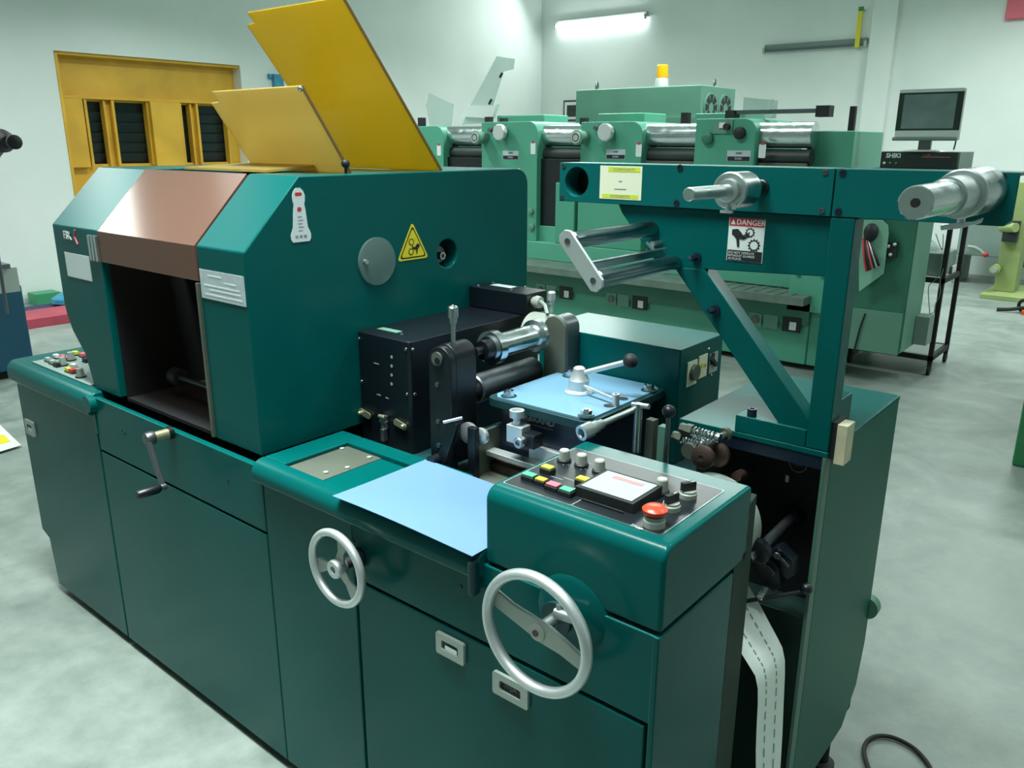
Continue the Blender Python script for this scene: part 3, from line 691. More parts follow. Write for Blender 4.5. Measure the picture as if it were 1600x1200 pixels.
MB('olive_metal').pz([(-.70, .275), (-.60, .275), (-.58, .40), (-.66, .40)], .836, .850).build('foot_plate', bracket, bevel=.001)
# middle machinery beds
m = MB('rust').box(-.70, -.42, .36, .43, .836, .872); m.build('bed_rail', press, bevel=.002)
m = MB('alu').box(-.665, -.43, .345, .375, .893, .905).box(-.56, -.43, .376, .392, .893, .935); m.build('guide_bar', press, bevel=.001)
cl = at(812, 683, y=.35)
m = MB('alu').box(cl.x-.03, cl.x+.016, .338, .37, cl.z-.014, cl.z+.028); clamp = m.build('clamp_block', press, bevel=.002)
MB('black').box(cl.x+.017, cl.x+.05, .338, .372, cl.z-.016, cl.z+.016).build('clamp_jaw', clamp, bevel=.002)
MB('alu').lathe((cl.x-.010, .352, cl.z+.028), ZD, [(0, 0), (0, .009), (.016, .009), (.018, .017), (.034, .017), (.034, .012), (.028, .010), (.028, 0)], 26).build('thumb_screw', clamp)
MB('brushed').lathe((cl.x+.018, .338, cl.z-.002), (0, -1, 0), [(0, 0), (0, .013), (.016, .013), (.018, .011), (.018, .007), (.010, .007), (.010, 0)], 24).build('side_screw', clamp)

# ---- die station
DX0, DX1, DY0, DY1, DZ = -.690, -.394, .372, .712, 1.03
die = MB('navy').box(DX0+.03, DX1-.02, DY0+.02, DY1-.02, .836, 1.0).build('die_station', press, bevel=.003)
MB('teal_dark').pz(rrect(DX0, DX1, DY0, DY1, .025), 1.006, 1.026).build('top_frame', die, bevel=.002)
MB('blue_plate').pz([(DX0+.012, DY0+.03), (DX0+.03, DY0+.010), (DX1-.03, DY0+.010), (DX1-.010, DY0+.03), (DX1-.010, DY1-.03), (DX1-.03, DY1-.012), (DX0+.03, DY1-.012), (DX0+.012, DY1-.03)], 1.026, DZ).build('top_plate', die)
for a, b in ((795, 615), (890, 584), (1014, 606), (916, 646)):
    q = at(a, b, z=DZ+.006)
    MB('teal_dark').cyl((q.x, q.y, DZ), (q.x, q.y, DZ+.001), .019, 24).mat('steel').lathe((q.x, q.y, DZ+.001), ZD, [(0, 0), (0, .014), (.003, .014), (.003, 0)], 20).hexa((q.x, q.y, DZ+.003), (q.x, q.y, DZ+.014), .0125).cyl((q.x, q.y, DZ+.014), (q.x, q.y, DZ+.017), .006, 14).build('hex_bolt', die)
q = at(904, 613, z=DZ); cx_, cy_ = q.x, q.y
boss = MB('alu').lathe((cx_, cy_, DZ), ZD, [(0, 0), (0, .034), (.004, .034), (.006, .027), (.008, .0245), (.032, .0245), (.034, .023), (.054, .015), (.060, .014), (.063, .010), (.063, 0)], 36).build('clamp_boss', die)
bt = at(985, 564, y=cy_+.04)
h0 = Ve((cx_, cy_, DZ+.045)); 
MB('alu').cyl(h0, bt, .0065, 14).build('clamp_lever', die)
MB('ink').ball(bt, .0175, 26).build('ball_knob', die)
e = at(962, 626, z=DZ+.012)
MB('alu').tube([(cx_+.012, cy_-.006, DZ+.022), (e.x, e.y, DZ+.014)], .004, 8).build('index_arm', die)
MB('alu').cyl((e.x, e.y, DZ), (e.x, e.y, DZ+.028), .0085, 18).mat('ink').cyl((e.x, e.y, DZ+.028), (e.x, e.y, DZ+.0285), .004, 12).build('index_pin', die)
m = MB('ink'); s0 = at(952, 634, z=DZ); s1 = at(973, 623, z=DZ)
for s_ in (s0, s1): m.cyl((s_.x, s_.y, DZ), (s_.x, s_.y, DZ+.0006), .013, 24)
m.build('adjustment_slot', die)
q = at(842, 657, y=DY0+.0185); MB('grey_mark').text('ABRAND', .022, q, XD, ZD, .0004, .0006).quad(q-ZD*.014, XD, ZD, .08, .0015, .0004).build('cast_lettering', die)
# torque rod on the right of the block
A = at(908, 677, x=DX1+.02); B = along(992, 640, A, 1)
B = at(995, 638, y=A.y+.16)
d = (B-A); L_ = d.length
m = MB('brushed').lathe(A, d, [(.012, .007), (0, .010), (0, .0165), (.028, .0165), (.032, .013), (.045, .013), (.047, .0105), (.06, .0105), (.062, .007), (L_*.5, .0065), (L_, .0065), (L_, 0)], 26).mat('ink').lathe(A, d, [(.011, 0), (.011, .009)], 20)
rod = m.build('crank_rod', press)
m = MB('brushed').cyl(B+Ve((.004, .0, .012)), B+Ve((.004, 0, -.10)), .009, 16).cyl(B+Ve((-.012, 0, .006)), B+Ve((.03, 0, .010)), .006, 10); m.build('crank_post', rod)
for px_, py_ in ((1018, 675),): 
    q = at(px_, py_, y=.50); MB('olive_metal').box(q.x-.010, q.x+.010, .49, .51, .84, q.z+.03).build('stay', press)

# ---- box behind with switches
rx1, ry0, ry1, rz1 = -.364, .708, .935, 1.128
rb = MB('teal').box(-.790, rx1, ry0+.0, ry1, .836, rz1).build('switch_cabinet', press, bevel=.003)
q = at(1082, 580, x=rx1)
m = MB('cream').quad(at(1080, 583, x=rx1), YD, ZD, .050, .062, .003).mat('olive_metal').cyl(at(1082, 581, x=rx1)+XD*.003, at(1082, 581, x=rx1)+XD*.012, .020, 24).build('timer_dial', rb)
m = MB('cream').quad(at(1097, 572, x=rx1), YD, ZD, .045, .058, .0025).mat('lime').quad(at(1097, 570, x=rx1)+XD*.0025, YD, ZD, .022, .010, .001).mat('orange').quad(at(1100, 571, x=rx1)+XD*.0037, YD, ZD, .006, .006, .0005); m.build('counter', rb)
qq = at(1114, 566, x=rx1)
m = MB('latch').quad(qq, YD, ZD, .045, .052, .002).mat('ink').quad(qq+XD*.002-YD*.006+ZD*.004, Ve((0, .8, -.6)), Ve((0, .6, .8)), .040, .010, .006).quad(qq+XD*.002-YD*.010+ZD*.012, Ve((0, .1, 1)).normalized(), Ve((0, -1, .1)).normalized(), .03, .014, .003); m.build('rocker_switch', rb)
for p in ((1107, 545), (1111, 586)): q = at(*p, x=rx1); MB('steel').ball(q, .0035, 10).build('screw', rb)

# ---- paper spool behind the console
cr_ = at(1132, 820, y=.44)
m = MB('roll_side').lathe((cr_.x-.028, .40, cr_.z), YD, [(0, 0), (0, .098), (.06, .098), (.06, 0)], 56); spool = m.build('waste_spool', press)
MB('brushed').cyl((cr_.x-.028, .37, cr_.z), (cr_.x-.028, .55, cr_.z), .012, 16).build('spool_shaft', spool)
# lever with ball in front of it
q = at(1045, 643, y=.37)
m = MB('dark_steel').lathe((q.x, q.y, .836), ZD, [(0, 0), (0, .007), (.10, .0075), (q.z-.836-.012, .0045), (q.z-.836-.012, 0)], 14); lv = m.build('brake_lever', press)
MB('black').ball(q, .0135, 22).build('ball_knob', lv)
# spring cluster behind the console
def spring(q, a, b, r, turns, wr):
    a, b = Ve(a), Ve(b); u, v, e = frame(b-a); L_ = (b-a).length; n = turns*12
    q.tube([a+e*(L_*i/n)+(u*math.cos(2*PI*i/12)+v*math.sin(2*PI*i/12))*r for i in range(n+1)], wr, 6)
for (p, q_) in (((1063, 684), (1096, 694)), ((1078, 672), (1120, 684))):
    a = at(*p, y=.44); b_ = at(*q_, y=.44); dv = (b_-a)
    m = MB('olive_metal').cyl(a-dv*.35, a, .011, 6).cyl(a-dv*.12, a+dv*.10, .013, 6)
    m.mat('steel'); spring(m, a+dv*.10, b_, .0085, 7, .0026); m.cyl(a, b_, .004, 10); m.cyl(b_, b_+dv*.12, .010, 14)
    m.build('spring_bolt', press)
a = at(1100, 696, y=.43); b_ = at(1137, 677, y=.50)
MB('brushed').cyl(a, b_, .007, 14).mat('olive_metal').cyl(b_-(b_-a)*.12, b_, .014, 16).build('guide_pin', press)
for p, rr, yy in (((1095, 716), .024, .40), ((1118, 712), .026, .46)):
    q = at(*p, y=yy); MB('rust').lathe(q, YD, [(0, 0), (0, .006), (-.001, .006), (0, rr*.7), (.004, rr), (.014, rr), (.018, rr*.8), (.018, 0)], 30).build('nip_roller', press)
q = at(1075, 705, y=.42); MB('olive_metal').lathe(q, YD, [(0, 0), (0, .016), (.02, .016), (.02, 0)], 24).build('idle_roller', press)
q = at(1036, 690, y=.42); MB('mint_grey').box(q.x-.008, q.x+.008, .41, .43, .84, q.z+.035).build('stay', press)

# ================================================================== REWIND TOWER WITH ARM FRAME
TX0, TX1, TY0, TY1, TZ1 = -.258, .060, .516, 1.005, 1.03
tower = thing('rewind_unit', (-.1, .76, 0), 'dark teal rewind tower with overhead arm and steel spindles, right of the press', 'rewinder')
# side plate facing right, chamfered at the lower rear corner
MB('olive_side').px([(TY0+.030, .16), (TY0+.030, 1.018), (TY1, 1.018), (TY1+.006, .36), (.985, .24), (.90, .16)], TX1-.006, TX1).build('side_plate', tower, bevel=.002)
MB('flange_green').px([(TY0, .16), (TY0, 1.018), (TY0+.030, 1.018), (TY0+.030, .16)], TX1-.008, TX1-.0005).build('front_flange', tower, bevel=.001)
MB('teal').box(TX0, TX1+.001, TY0, TY1, 1.018, TZ1).build('top_plate', tower, bevel=.002)
m = MB('navy').box(TX0, TX1-.009, TY0+.002, TY0+.014, .992, 1.018); m.build('front_rail', tower)
MB('blackmat').box(TX0, TX1-.010, .615, TY1-.01, .16, 1.017).build('tower_body', tower)
MB('panel_dark').prism([(TX0, .535, .16), (TX1-.010, .535, .16), (TX1-.010, .535, .655), (TX0, .535, .64)], (0, .078, 0)).build('lower_panel', tower, bevel=.002)
for a, b in ((.56, .035), (.92, .035)):
    MB('rubber').lathe((.02, a, 0), ZD, [(0, 0), (0, .03), (.02, .03), (.025, .014), (.16, .014), (.16, 0)], 16).build('foot', tower)
    MB('rubber').lathe((-.20, a, 0), ZD, [(0, 0), (0, .03), (.02, .03), (.025, .014), (.16, .014), (.16, 0)], 16).build('foot', tower)
MB('sticker_white').quad(at(1230, 748, y=.614), XD, ZD, .007, .015, .001).build('label_tag', tower)
q = at(1247, 725, y=.614); MB('grey_mark').torus(q, YD, .018, .0012, 32, 6).text('NSK', .012, q-YD*.001, XD, ZD).build('bearing_cap', tower)
q = at(1192, 722, y=.55); MB('rust').cyl(at(1150, 745, y=.50), at(1175, 733, y=.60), .011, 16).build('cavity_roller', tower)
q = at(1360, 945, y=1.03); MB('mint_grey').lathe((q.x-.005, 1.006, q.z), YD, [(0, 0), (0, .030), (.028, .030), (.032, .026), (.032, 0)], 28).build('rear_hub', tower)
# lower clamp mechanism in the cavity
a = at(1240, 806, y=.60); b_ = at(1188, 858, y=.45)
m = MB('dark_steel').cyl(a, b_, .011, 18); tension = m.build('tension_shaft', tower)
MB('black').lathe(a-(a-b_)*.08, (a-b_), [(0, 0), (0, .018), (.006, .022), (.016, .022), (.020, .016), (.020, 0)], 24).build('collar', tension)
MB('black').lathe(b_+(a-b_)*.05, (b_-a), [(0, 0), (0, .020), (.008, .026), (.022, .026), (.026, .02), (.026, 0)], 26).mat('steel').cyl(b_-(a-b_)*.12+Ve((-.006, 0, -.004)), b_-(a-b_)*.25+Ve((-.006, 0, -.004)), .009, 18).build('clamp_collar', tension)
for p, q_ in (((1212, 868), (1228, 893)), ((1190, 880), (1206, 912))):
    a = at(*p, y=.47); b2 = at(*q_, y=.49)
    m = MB('black').prism([a+Ve((-.018, 0, .006)), a+Ve((.004, 0, .020)), a+Ve((.035, 0, -.002)), b2+Ve((.018, 0, -.002)), b2+Ve((.004, 0, -.018)), b2+Ve((-.02, 0, -.002))], (0, .03, 0))
    m.mat('dark_steel').hexa(a-YD*.0+Ve((.004, 0, .002)), a-YD*.006+Ve((.004, 0, .002)), .008).quad(a+Ve((.020, -.001, -.008)), Ve((.8, 0, -.6)), Ve((.6, 0, .8)), .022, .007, .003)
    m.build('clamp_jaw', tension, bevel=.003)
a = at(1186, 935, y=.46); b2 = at(1196, 918, y=.48); m = MB('alu'); spring(m, a, b2, .0055, 6, .0016); m.build('tension_spring', tension)
a = at(1150, 942, y=.45); b2 = at(1255, 922, y=.53); b2 = at(1255, 924, y=.50)
m = MB('ink').cyl(a, b2, .0045, 12); rl = m.build('release_lever', tower); q = at(1260, 920, y=.50); MB('black').ball(q, .0125, 22).build('ball_knob', rl)

# ---- arm frame
AY = .516
BX0, BX1, BZ0, BZ1, BM = -.591, .300, 1.474, 1.558, .016
q1, q2 = at(901, 284, y=AY), None
beam = MB('teal_satin').box(BX0, BM-.0012, AY, AY+.075, BZ0, BZ1).build('beam', tower)
cut(beam, MB('black').cyl((q1.x, AY-.02, q1.z), (q1.x, AY+.05, q1.z), .031, 40))
b = beam.modifiers.new('bevel', 'BEVEL'); b.width = .0015; b.segments = 2; b.limit_method = 'ANGLE'; b.harden_normals = True
if len(beam.data.materials) < 2: beam.data.materials.append(MATS['black'])
MB('black').cyl((q1.x, AY+.047, q1.z), (q1.x, AY+.0495, q1.z), .0305, 30).build('hole_lining', beam)
MB('teal_satin').py([(BM+.0012, BZ0), (BX1-.012, BZ0), (BX1, BZ0+.010), (BX1, BZ1), (BM+.0012, BZ1)], AY, AY+.006).box(BM+.0012, BX1, AY+.006, AY+.075, BZ1-.006, BZ1).box(BM+.0012, BX1-.01, AY+.006, AY+.075, BZ0, BZ0+.006).box(BM+.0012, BM+.01, AY+.006, AY+.075, BZ0, BZ1).build('beam_extension', tower, bevel=.0015)
def bscrew(px, py, r=.0065, dark=False, y=AY, par=beam):
    q = at(px, py, y=y); MB('navy' if dark else 'dark_steel').lathe((q.x, y, q.z), (0, -1, 0), [(0, 0), (0, r), (.0015, r), (.002, r*.55), (.0006, r*.5), (.0006, 0)], 16).build('cap_screw', par)
for p in ((881, 259), (878, 308), (1290, 269), (1284, 329)): bscrew(*p, r=.0055)
for p in ((1063, 262), (1057, 317), (1317, 270), (1310, 330), (1566, 277)): bscrew(*p, dark=True)
# notice on the beam
qa, qb = at(939, 257, y=AY-.001), at(1004, 314, y=AY-.001)
w_, h_ = .104, .069; o = Ve((-.430, AY, 1.519))
m = MB('cream').quad(o, XD, ZD, w_, h_, .0008); m.mat('lime').quad(o-YD*.0009+ZD*.027+XD*.008, XD, ZD, .078, .010, .0002).quad(o-YD*.0009-ZD*.028, XD, ZD, .09, .008, .0002)
m.mat('grey_mark').text('COMPONENTS', .008, o-YD*.0013+ZD*.027+XD*.008, XD, ZD, .0001).text('INSTRUMENTS', .0075, o-YD*.0013-ZD*.028, XD, ZD, .0001)
m.quad(o-YD*.001+ZD*.003, XD, ZD, .008, .002, .0002).quad(o-YD*.001-ZD*.013, XD, ZD, .03, .0015, .0002); m.build('notice_sticker', beam)
# web plate under the beam
m = MB('teal').py([(-.44, BZ0-.001), (BM-.001, BZ0-.001), (BM-.001, 1.364), (-.33, 1.350), (-.345, 1.362), (-.43, 1.455)], AY+.010, AY+.030); web = m.build('web_plate', tower, bevel=.002)
# post, brace, foot
MB('teal').box(.016, TX1, AY+.001, AY+.052, TZ1, BZ0-.001).build('post', tower, bevel=.003)
a0, a1 = at(1052, 425, y=AY+.008), at(1098, 425, y=AY+.008); e0, e1 = at(1217, 664, y=AY+.008), at(1253, 655, y=AY+.008)
m = MB('teal').py([(a0.x, a0.z+.01), (e0.x, e0.z), (.0155, 1.066), (.0155, e1.z), (a1.x+.002, a1.z+.006)], AY+.009, AY+.055); m.build('brace', tower, bevel=.002)
f0 = at(1149, 650, y=AY)
m = MB('teal').box(f0.x, .0155, AY+.0005, AY+.075, TZ1, 1.066); foot = m.build('post_foot', tower, bevel=.002)
q = at(1175, 645, z=1.073); MB('navy').lathe((q.x, q.y, 1.066), ZD, [(0, 0), (0, .0095), (.016, .0095), (.016, .005), (.010, .005), (.010, 0)], 24).build('socket_bolt', foot)
q = at(1253, 641, z=1.068); MB('mint_light').prism([q+Ve((-.012, -.01, 0)), q+Ve((.008, -.014, 0)), q+Ve((.01, .012, 0)), q+Ve((-.01, .014, 0))], (0, 0, .003)).build('weld_tab', foot)
for p, yy in (((1118, 484), AY+.008), ((1089, 402), AY+.010)):
    q = at(*p, y=yy); MB('navy').hexa(q+Ve((-.006, -.020, -.001)), q, .006).cyl(q-YD*.004, q, .010, 14).build('hex_bolt', web)
MB('teal').box(.018, .056, AY+.055, AY+.13, TZ1, 1.12).build('rear_stay', tower, bevel=.003)
MB('ink').box(TX1+.0005, TX1+.010, AY+.010, AY+.06, 1.015, 1.09).build('block_holder', tower)
wood = MB('wood').box(TX1+.0105, TX1+.030, AY+.008, AY+.050, 1.008, 1.088).build('wooden_block', None, bevel=.001)
wood['label'] = 'small pale wooden block strapped to the foot of the teal post'; wood['category'] = 'wooden block'
# danger sign on the web plate
o = (at(1139, 340, y=AY+.009)+at(1187, 411, y=AY+.009))/2; o = Ve((-.145, AY+.010, 1.419)); sw, sh = .074, .084
m = MB('white').quad(o, XD, ZD, sw, sh, .0008); k = -YD*.0009
m.mat('red').quad(o+k+ZD*(sh/2-.008), XD, ZD, sw*.97, .0155, .0002)
m.mat('ink').quad(o+k-ZD*(sh/2-.011), XD, ZD, sw*.97, .021, .0002)
m.mat('white').text('DANGER', .0145, o+k*1.4+ZD*(sh/2-.0083)+XD*.008, XD, ZD, .0001, .0002)
m.prism([o+k*1.4+Ve((-.033, 0, .029)), o+k*1.4+Ve((-.023, 0, .029)), o+k*1.4+Ve((-.028, 0, .039))], (0, -.0002, 0))
for i, t_ in enumerate(('DO NOT OPERATE', 'WITHOUT GUARDS', 'IN PLACE.')): m.text(t_, .0063, o+k*1.4-ZD*(sh/2-.0165+.006*i)+XD*(-.007 if i < 2 else -.019), XD, ZD, .0001)
oo = o+k+ZD*.003+XD*.006
gear(m, oo, XD, ZD, (.002, .012), .0085, 10, .0001, 'white', 'ink'); gear(m, oo, XD, ZD, (.012, -.012), .011, 12, .0001, 'white', 'ink')
hand(m, oo+XD*-.017, XD, ZD, .018, .0006, 'ink'); m.build('danger_sign', web)
# dancer rollers: end plate and rollers running back to the web plate
R1b = at(1022, 357, y=AY+.009); R1a = along(886, 374, R1b, 1); R2b = at(1058, 410, y=AY+.009); R2a = along(926, 434, R2b, 1)
ym = (R1a.y+R2a.y)/2
r1 = Ve((R1b.x, ym, R1b.z)); r2 = Ve((R2b.x, ym, R2b.z)); d = (r2-r1).normalized(); s_ = d.cross(YD).normalized()
P_ = [r1-d*.020+s_*.008, r1-d*.020-s_*.008, r1-d*.011-s_*.0165, r2+d*.011-s_*.0165, r2+d*.020-s_*.008, r2+d*.020+s_*.008, r2+d*.011+s_*.0165, r1-d*.011+s_*.0165]
ep = MB('alu').prism(P_, (0, .007, 0)).build('roller_end_plate', tower, bevel=.0012)
for r_ in (r1, r2): MB('dark_steel').cyl(r_, r_-YD*.0012, .006, 18).build('shaft_end', ep)
for r_ in (r1, r2): MB('roller_steel').lathe(r_+YD*.010, YD, [(0, 0), (0, .012), (.004, .016), (R1b.y-ym-.022, .016), (R1b.y-ym-.018, .011), (R1b.y-ym-.010, .011), (R1b.y-ym-.010, 0)], 36).build('web_roller', tower)
mid = r1+(r2-r1)*.62+s_*.004
MB('brushed').prism([mid+YD*.008+s_*.006-d*.001, mid+YD*.008-s_*.006-d*.001, mid+YD*.008-s_*.006+d*.002, mid+YD*.008+s_*.006+d*.002], (0, R1b.y-ym-.03, 0)).build('tie_bar', tower)
MB('roller_steel').prism([mid+YD*.014, r2-d*.020+s_*.004+YD*.014, r2-d*.0185+s_*.006+YD*.014, mid+d*.001+s_*.003+YD*.014], (0, R1b.y-ym-.05, 0)).build('web_shield', tower)
q = at(1018, 385, y=AY-.03); MB('brushed').prism([q+Ve((-.015, 0, .006)), q+Ve((-.010, 0, .010)), q+Ve((.012, 0, -.010)), q+Ve((.008, 0, -.014))], (0, .004, 0)).cyl(q+Ve((-.002, .004, .004)), q+Ve((-.002, .05, .004)), .006, 12).build('swing_link', tower)
# spindles
S1b = at(1190, 293, y=AY); S1a = along(1076, 300, S1b, 1); L1 = S1b.y-S1a.y
def fr(px, py, S): return S.y-along(px, py, S, 1).y
t1, t2, t3, t4 = fr(1116, 296, S1b), fr(1133, 295, S1b), fr(1142, 294, S1b), fr(1164, 293, S1b)
sp = MB('black').lathe(S1b, (0, -1, 0), [(0, 0), (0, .015), (.004, .015), (.006, .0125), (t4, .0125), (t4, 0)], 26).build('spindle_shaft', tower)
hub = MB('steel').lathe(S1b-YD*t4, (0, -1, 0), [(0, 0), (0, .030), (.002, .032), (t3-t4-.001, .032), (t3-t4, .030), (t3-t4, 0)], 44).build('spindle_flange', sp)
MB('brushed').lathe(S1b-YD*t3, (0, -1, 0), [(0, 0), (0, .032), (.006, .032), (.0075, .030), (.0075, .021), (.012, .020), (.015, .020), (.016, .018), (.016, 0)], 44).build('flange_collar', sp)
MB('brushed').lathe(S1b-YD*(t3+.016), (0, -1, 0), [(0, 0), (0, .0112), (L1-t3-.017, .0112), (L1-t3-.016, .0098), (L1-t3-.016, 0)], 30).build('spindle_nose', sp)
qz = S1b-YD*(t3+.008)
MB('alu').cyl(qz-ZD*.024, qz-ZD*.036, .004, 12).cyl(qz+Ve((.012, 0, -.022)), qz+Ve((.012, 0, -.032)), .004, 12).box(qz.x-.012, qz.x+.010, qz.y-.004, qz.y+.004, qz.z-.039, qz.z-.034).build('wing_screw', sp)
S2b = at(1534, 297, y=AY); S2a = along(1436, 344, S2b, 1); L2 = S2b.y-S2a.y
sp = MB('steel').lathe(S2b, (0, -1, 0), [(0, 0), (0, .037), (L2*.20, .037), (L2*.36, .032), (L2*.36, 0)], 48).build('spindle_flange', tower)
MB('brushed').lathe(S2b-YD*L2*.36, (0, -1, 0), [(0, 0), (0, .036), (.010, .036), (.012, .034), (.012, .028), (L2*.24, .027), (L2*.24, 0)], 48).build('flange_collar', sp)
MB('steel').lathe(S2b-YD*L2*.60, (0, -1, 0), [(0, 0), (0, .0245), (.008, .0245), (.010, .0225), (L2*.40-.002, .0215), (L2*.40, .020), (L2*.40, .006), (L2*.38, .006), (L2*.38, 0)], 44).build('spindle_nose', sp)
MB('ink').cyl(S2b-YD*L2*.975, S2b-YD*(L2*1.002), .0055, 18).build('centre_bolt', sp)
qz = S2b-YD*L2*.30-ZD*.036
MB('alu').cyl(qz+ZD*.004, qz-ZD*.010, .006, 14).mat('steel').prism([qz+Ve((-.026, -.008, -.012)), qz+Ve((-.010, -.008, -.008)), qz+Ve((.018, -.008, -.004)), qz+Ve((.030, -.008, .002)), qz+Ve((.028, -.008, -.006)), qz+Ve((.0, -.008, -.016)), qz+Ve((-.024, -.008, -.020))], (0, .008, 0)).build('wing_screw', sp, bevel=.001)

# ================================================================== LOOSE THINGS ON AND BY THE PRESS
# blue sheet on the tray
m = MB('blue_sheet'); nx_, ny_ = 14, 8; top = []
for j in range(ny_+1):
    for i in range(nx_+1):
        u_, v_ = i/nx_, j/ny_
        x = -.762+u_*(.395); y = -.030+v_*.262+ (.012*(1-u_) if j == ny_ else 0)
        z = TZ+.0035+.004*math.sin(u_*3+.5)*(1-v_)**3
        top.append((x, y, z))
vs = top+[(a, b, c-.0012) for a, b, c in top]; n = len(top); fs = []
for j in range(ny_):
    for i in range(nx_):
        a = j*(nx_+1)+i; fs += [(a, a+1, a+nx_+2, a+nx_+1), (n+a, n+a+nx_+1, n+a+nx_+2, n+a+1)]
for i in range(nx_):
    fs += [(i, n+i, n+i+1, i+1), (ny_*(nx_+1)+i, ny_*(nx_+1)+i+1, n+ny_*(nx_+1)+i+1, n+ny_*(nx_+1)+i)]
for j in range(ny_):
    a = j*(nx_+1); fs += [(a, a+nx_+1, n+a+nx_+1, n+a), (a+nx_, n+a+nx_, n+a+2*nx_+1, a+2*nx_+1)]
m.add(vs, fs); o = m.build('blue_sheet'); o['label'] = 'flat light blue sheet lying on the press tray beside the control console'; o['category'] = 'sheet'
# paper web
def ribbon(pts):
    q = MB('paper'); vs = []; fs = []
    for a, b in pts: vs += [a, b, a+Ve((.0004, .0003, .0004)), b+Ve((.0004, .0003, .0004))]
    for i in range(len(pts)-1):
        k = 4*i; fs += [(k, k+1, k+5, k+4), (k+2, k+6, k+7, k+3), (k, k+4, k+6, k+2), (k+1, k+3, k+7, k+5)]
    k = 4*(len(pts)-1); fs += [(0, 2, 3, 1), (k, k+1, k+3, k+2)]
    q.add(vs, fs); return q
rows = []
RN, RF = .400, .482
far = [(1150, 868), (1170, 917), (1186, 943), (1200, 970), (1214, 996), (1222, 1012), (1226, 1032), (1226, 1056), (1224, 1100), (1222, 1150), (1219, 1200), (1217, 1270)]
near = [(1104, 915), (1120, 960), (1135, 985), (1154, 1014), (1169, 1038), (1180, 1056), (1184, 1076), (1184, 1100), (1182, 1140), (1181, 1170), (1181, 1215), (1180, 1290)]
for fp, np_ in zip(far, near):
    F_ = at(*fp, y=RF); xn = F_.x; N_ = at(*np_, y=RN); rows.append((N_, F_))
last = rows[-1]; rows.append((Ve((last[0].x, RN, .02)), Ve((last[1].x, RF, .02))))
m = ribbon(rows)
for t in (.30, .68):
    m.mat('grey_mark')
    for i in range(1, len(rows)-2):
        for s0_ in ((.1, .4), (.6, .9)):
            A0 = rows[i][0].lerp(rows[i][1], t); A1 = rows[i+1][0].lerp(rows[i+1][1], t); p_, q_ = A0.lerp(A1, s0_[0]), A0.lerp(A1, s0_[1])
            wv = (rows[i][1]-rows[i][0]).normalized()*.0016; nn = (q_-p_).cross(wv).normalized()
            if nn.dot(CAMP-p_) < 0: nn = -nn
            m.prism([p_-wv+nn*.0008, p_+wv+nn*.0008, q_+wv+nn*.0008, q_-wv+nn*.0008], nn*.0002)
o = m.build('paper_web'); o['label'] = 'white paper strip with dashed lines hanging beside the rewind tower'; o['category'] = 'paper strip'
# floor cable at bottom right
pts = [at(px_, py_, z=.008) for px_, py_ in ((1362, 1215), (1355, 1195), (1349, 1175), (1352, 1160), (1364, 1151), (1380, 1149), (1400, 1153), (1425, 1166), (1440, 1180), (1455, 1200), (1462, 1230))]
pts = [Ve((.42, .62, .008)), Ve((.25, .70, .008)), Ve((.14, .84, .008))]+pts+[pts[-1]+Ve((.04, -.10, 0)), Ve((.40, .80, .008)), Ve((.62, .70, .008)), Ve((.95, .66, .008))]
def smooth(pts, n=4):
    for _ in range(2):
        o_ = [pts[0]]
        for a, b in zip(pts, pts[1:]): o_ += [a.lerp(b, .25), a.lerp(b, .75)]
        pts = o_+[pts[-1]]
    return pts
o = MB('rubber').tube(smooth(pts), .006, 10).build('floor_cable'); o['label'] = 'dark looped cable on the concrete floor at the bottom right'; o['category'] = 'cable'

# ================================================================== BACKGROUND PRESS (light green)
bp_ = thing('flexo_press', (-3.3, 5.3, 0), 'long light green multi-station printing press standing behind the dark teal press', 'printing press')
BY = 4.80
PY = 5.05
MB('mint').box(-6.2, -1.50, BY+.02, 6.1, .04, .50).build('press_base', bp_, bevel=.01)
MB('mint_dark').box(-6.2, -1.50, BY+.0, BY+.02, .34, .50).build('base_rail', bp_)
m = MB('table_grey').box(-6.2, -1.50, BY-.14, 6.0, .50, .56)
for i in range(9): m.box(-2.35+i*.09, -2.32+i*.09, BY-.13, 5.9, .56, .564)
m.build('work_table', bp_, bevel=.004)
MB('mint_light').box(-6.2, -1.95, PY+.05, 5.95, .56, .86).box(-6.2, -2.6, PY-.04, PY+.05, .56, .72).build('station_plinth', bp_, bevel=.006)
for px_, py_ in ((955, 467), (1180, 499), (845, 452)):
    q = at(px_, py_, y=BY-.001)
    m = MB('mint_grey').quad(q, XD, ZD, .10, .10, .004).mat('olive_metal').cyl(q-YD*.004, q-YD*.012, .03, 20).mat('mint_grey').quad(q+XD*.12, XD, ZD, .11, .10, .004)
    m.mat('ink').quad(q+XD*.28, XD, ZD, .14, .11, .004).mat('white').quad(q+XD*.29-ZD*.01-YD*.004, XD, ZD, .05, .06, .004); m.build('switch_group', bp_)
def ZP(px, py, y): return at(px, py, y=y)
pillars = ((640, 697, 197), (752, 846, 190), (908, 1012, 190), (1088, 1192, 185))
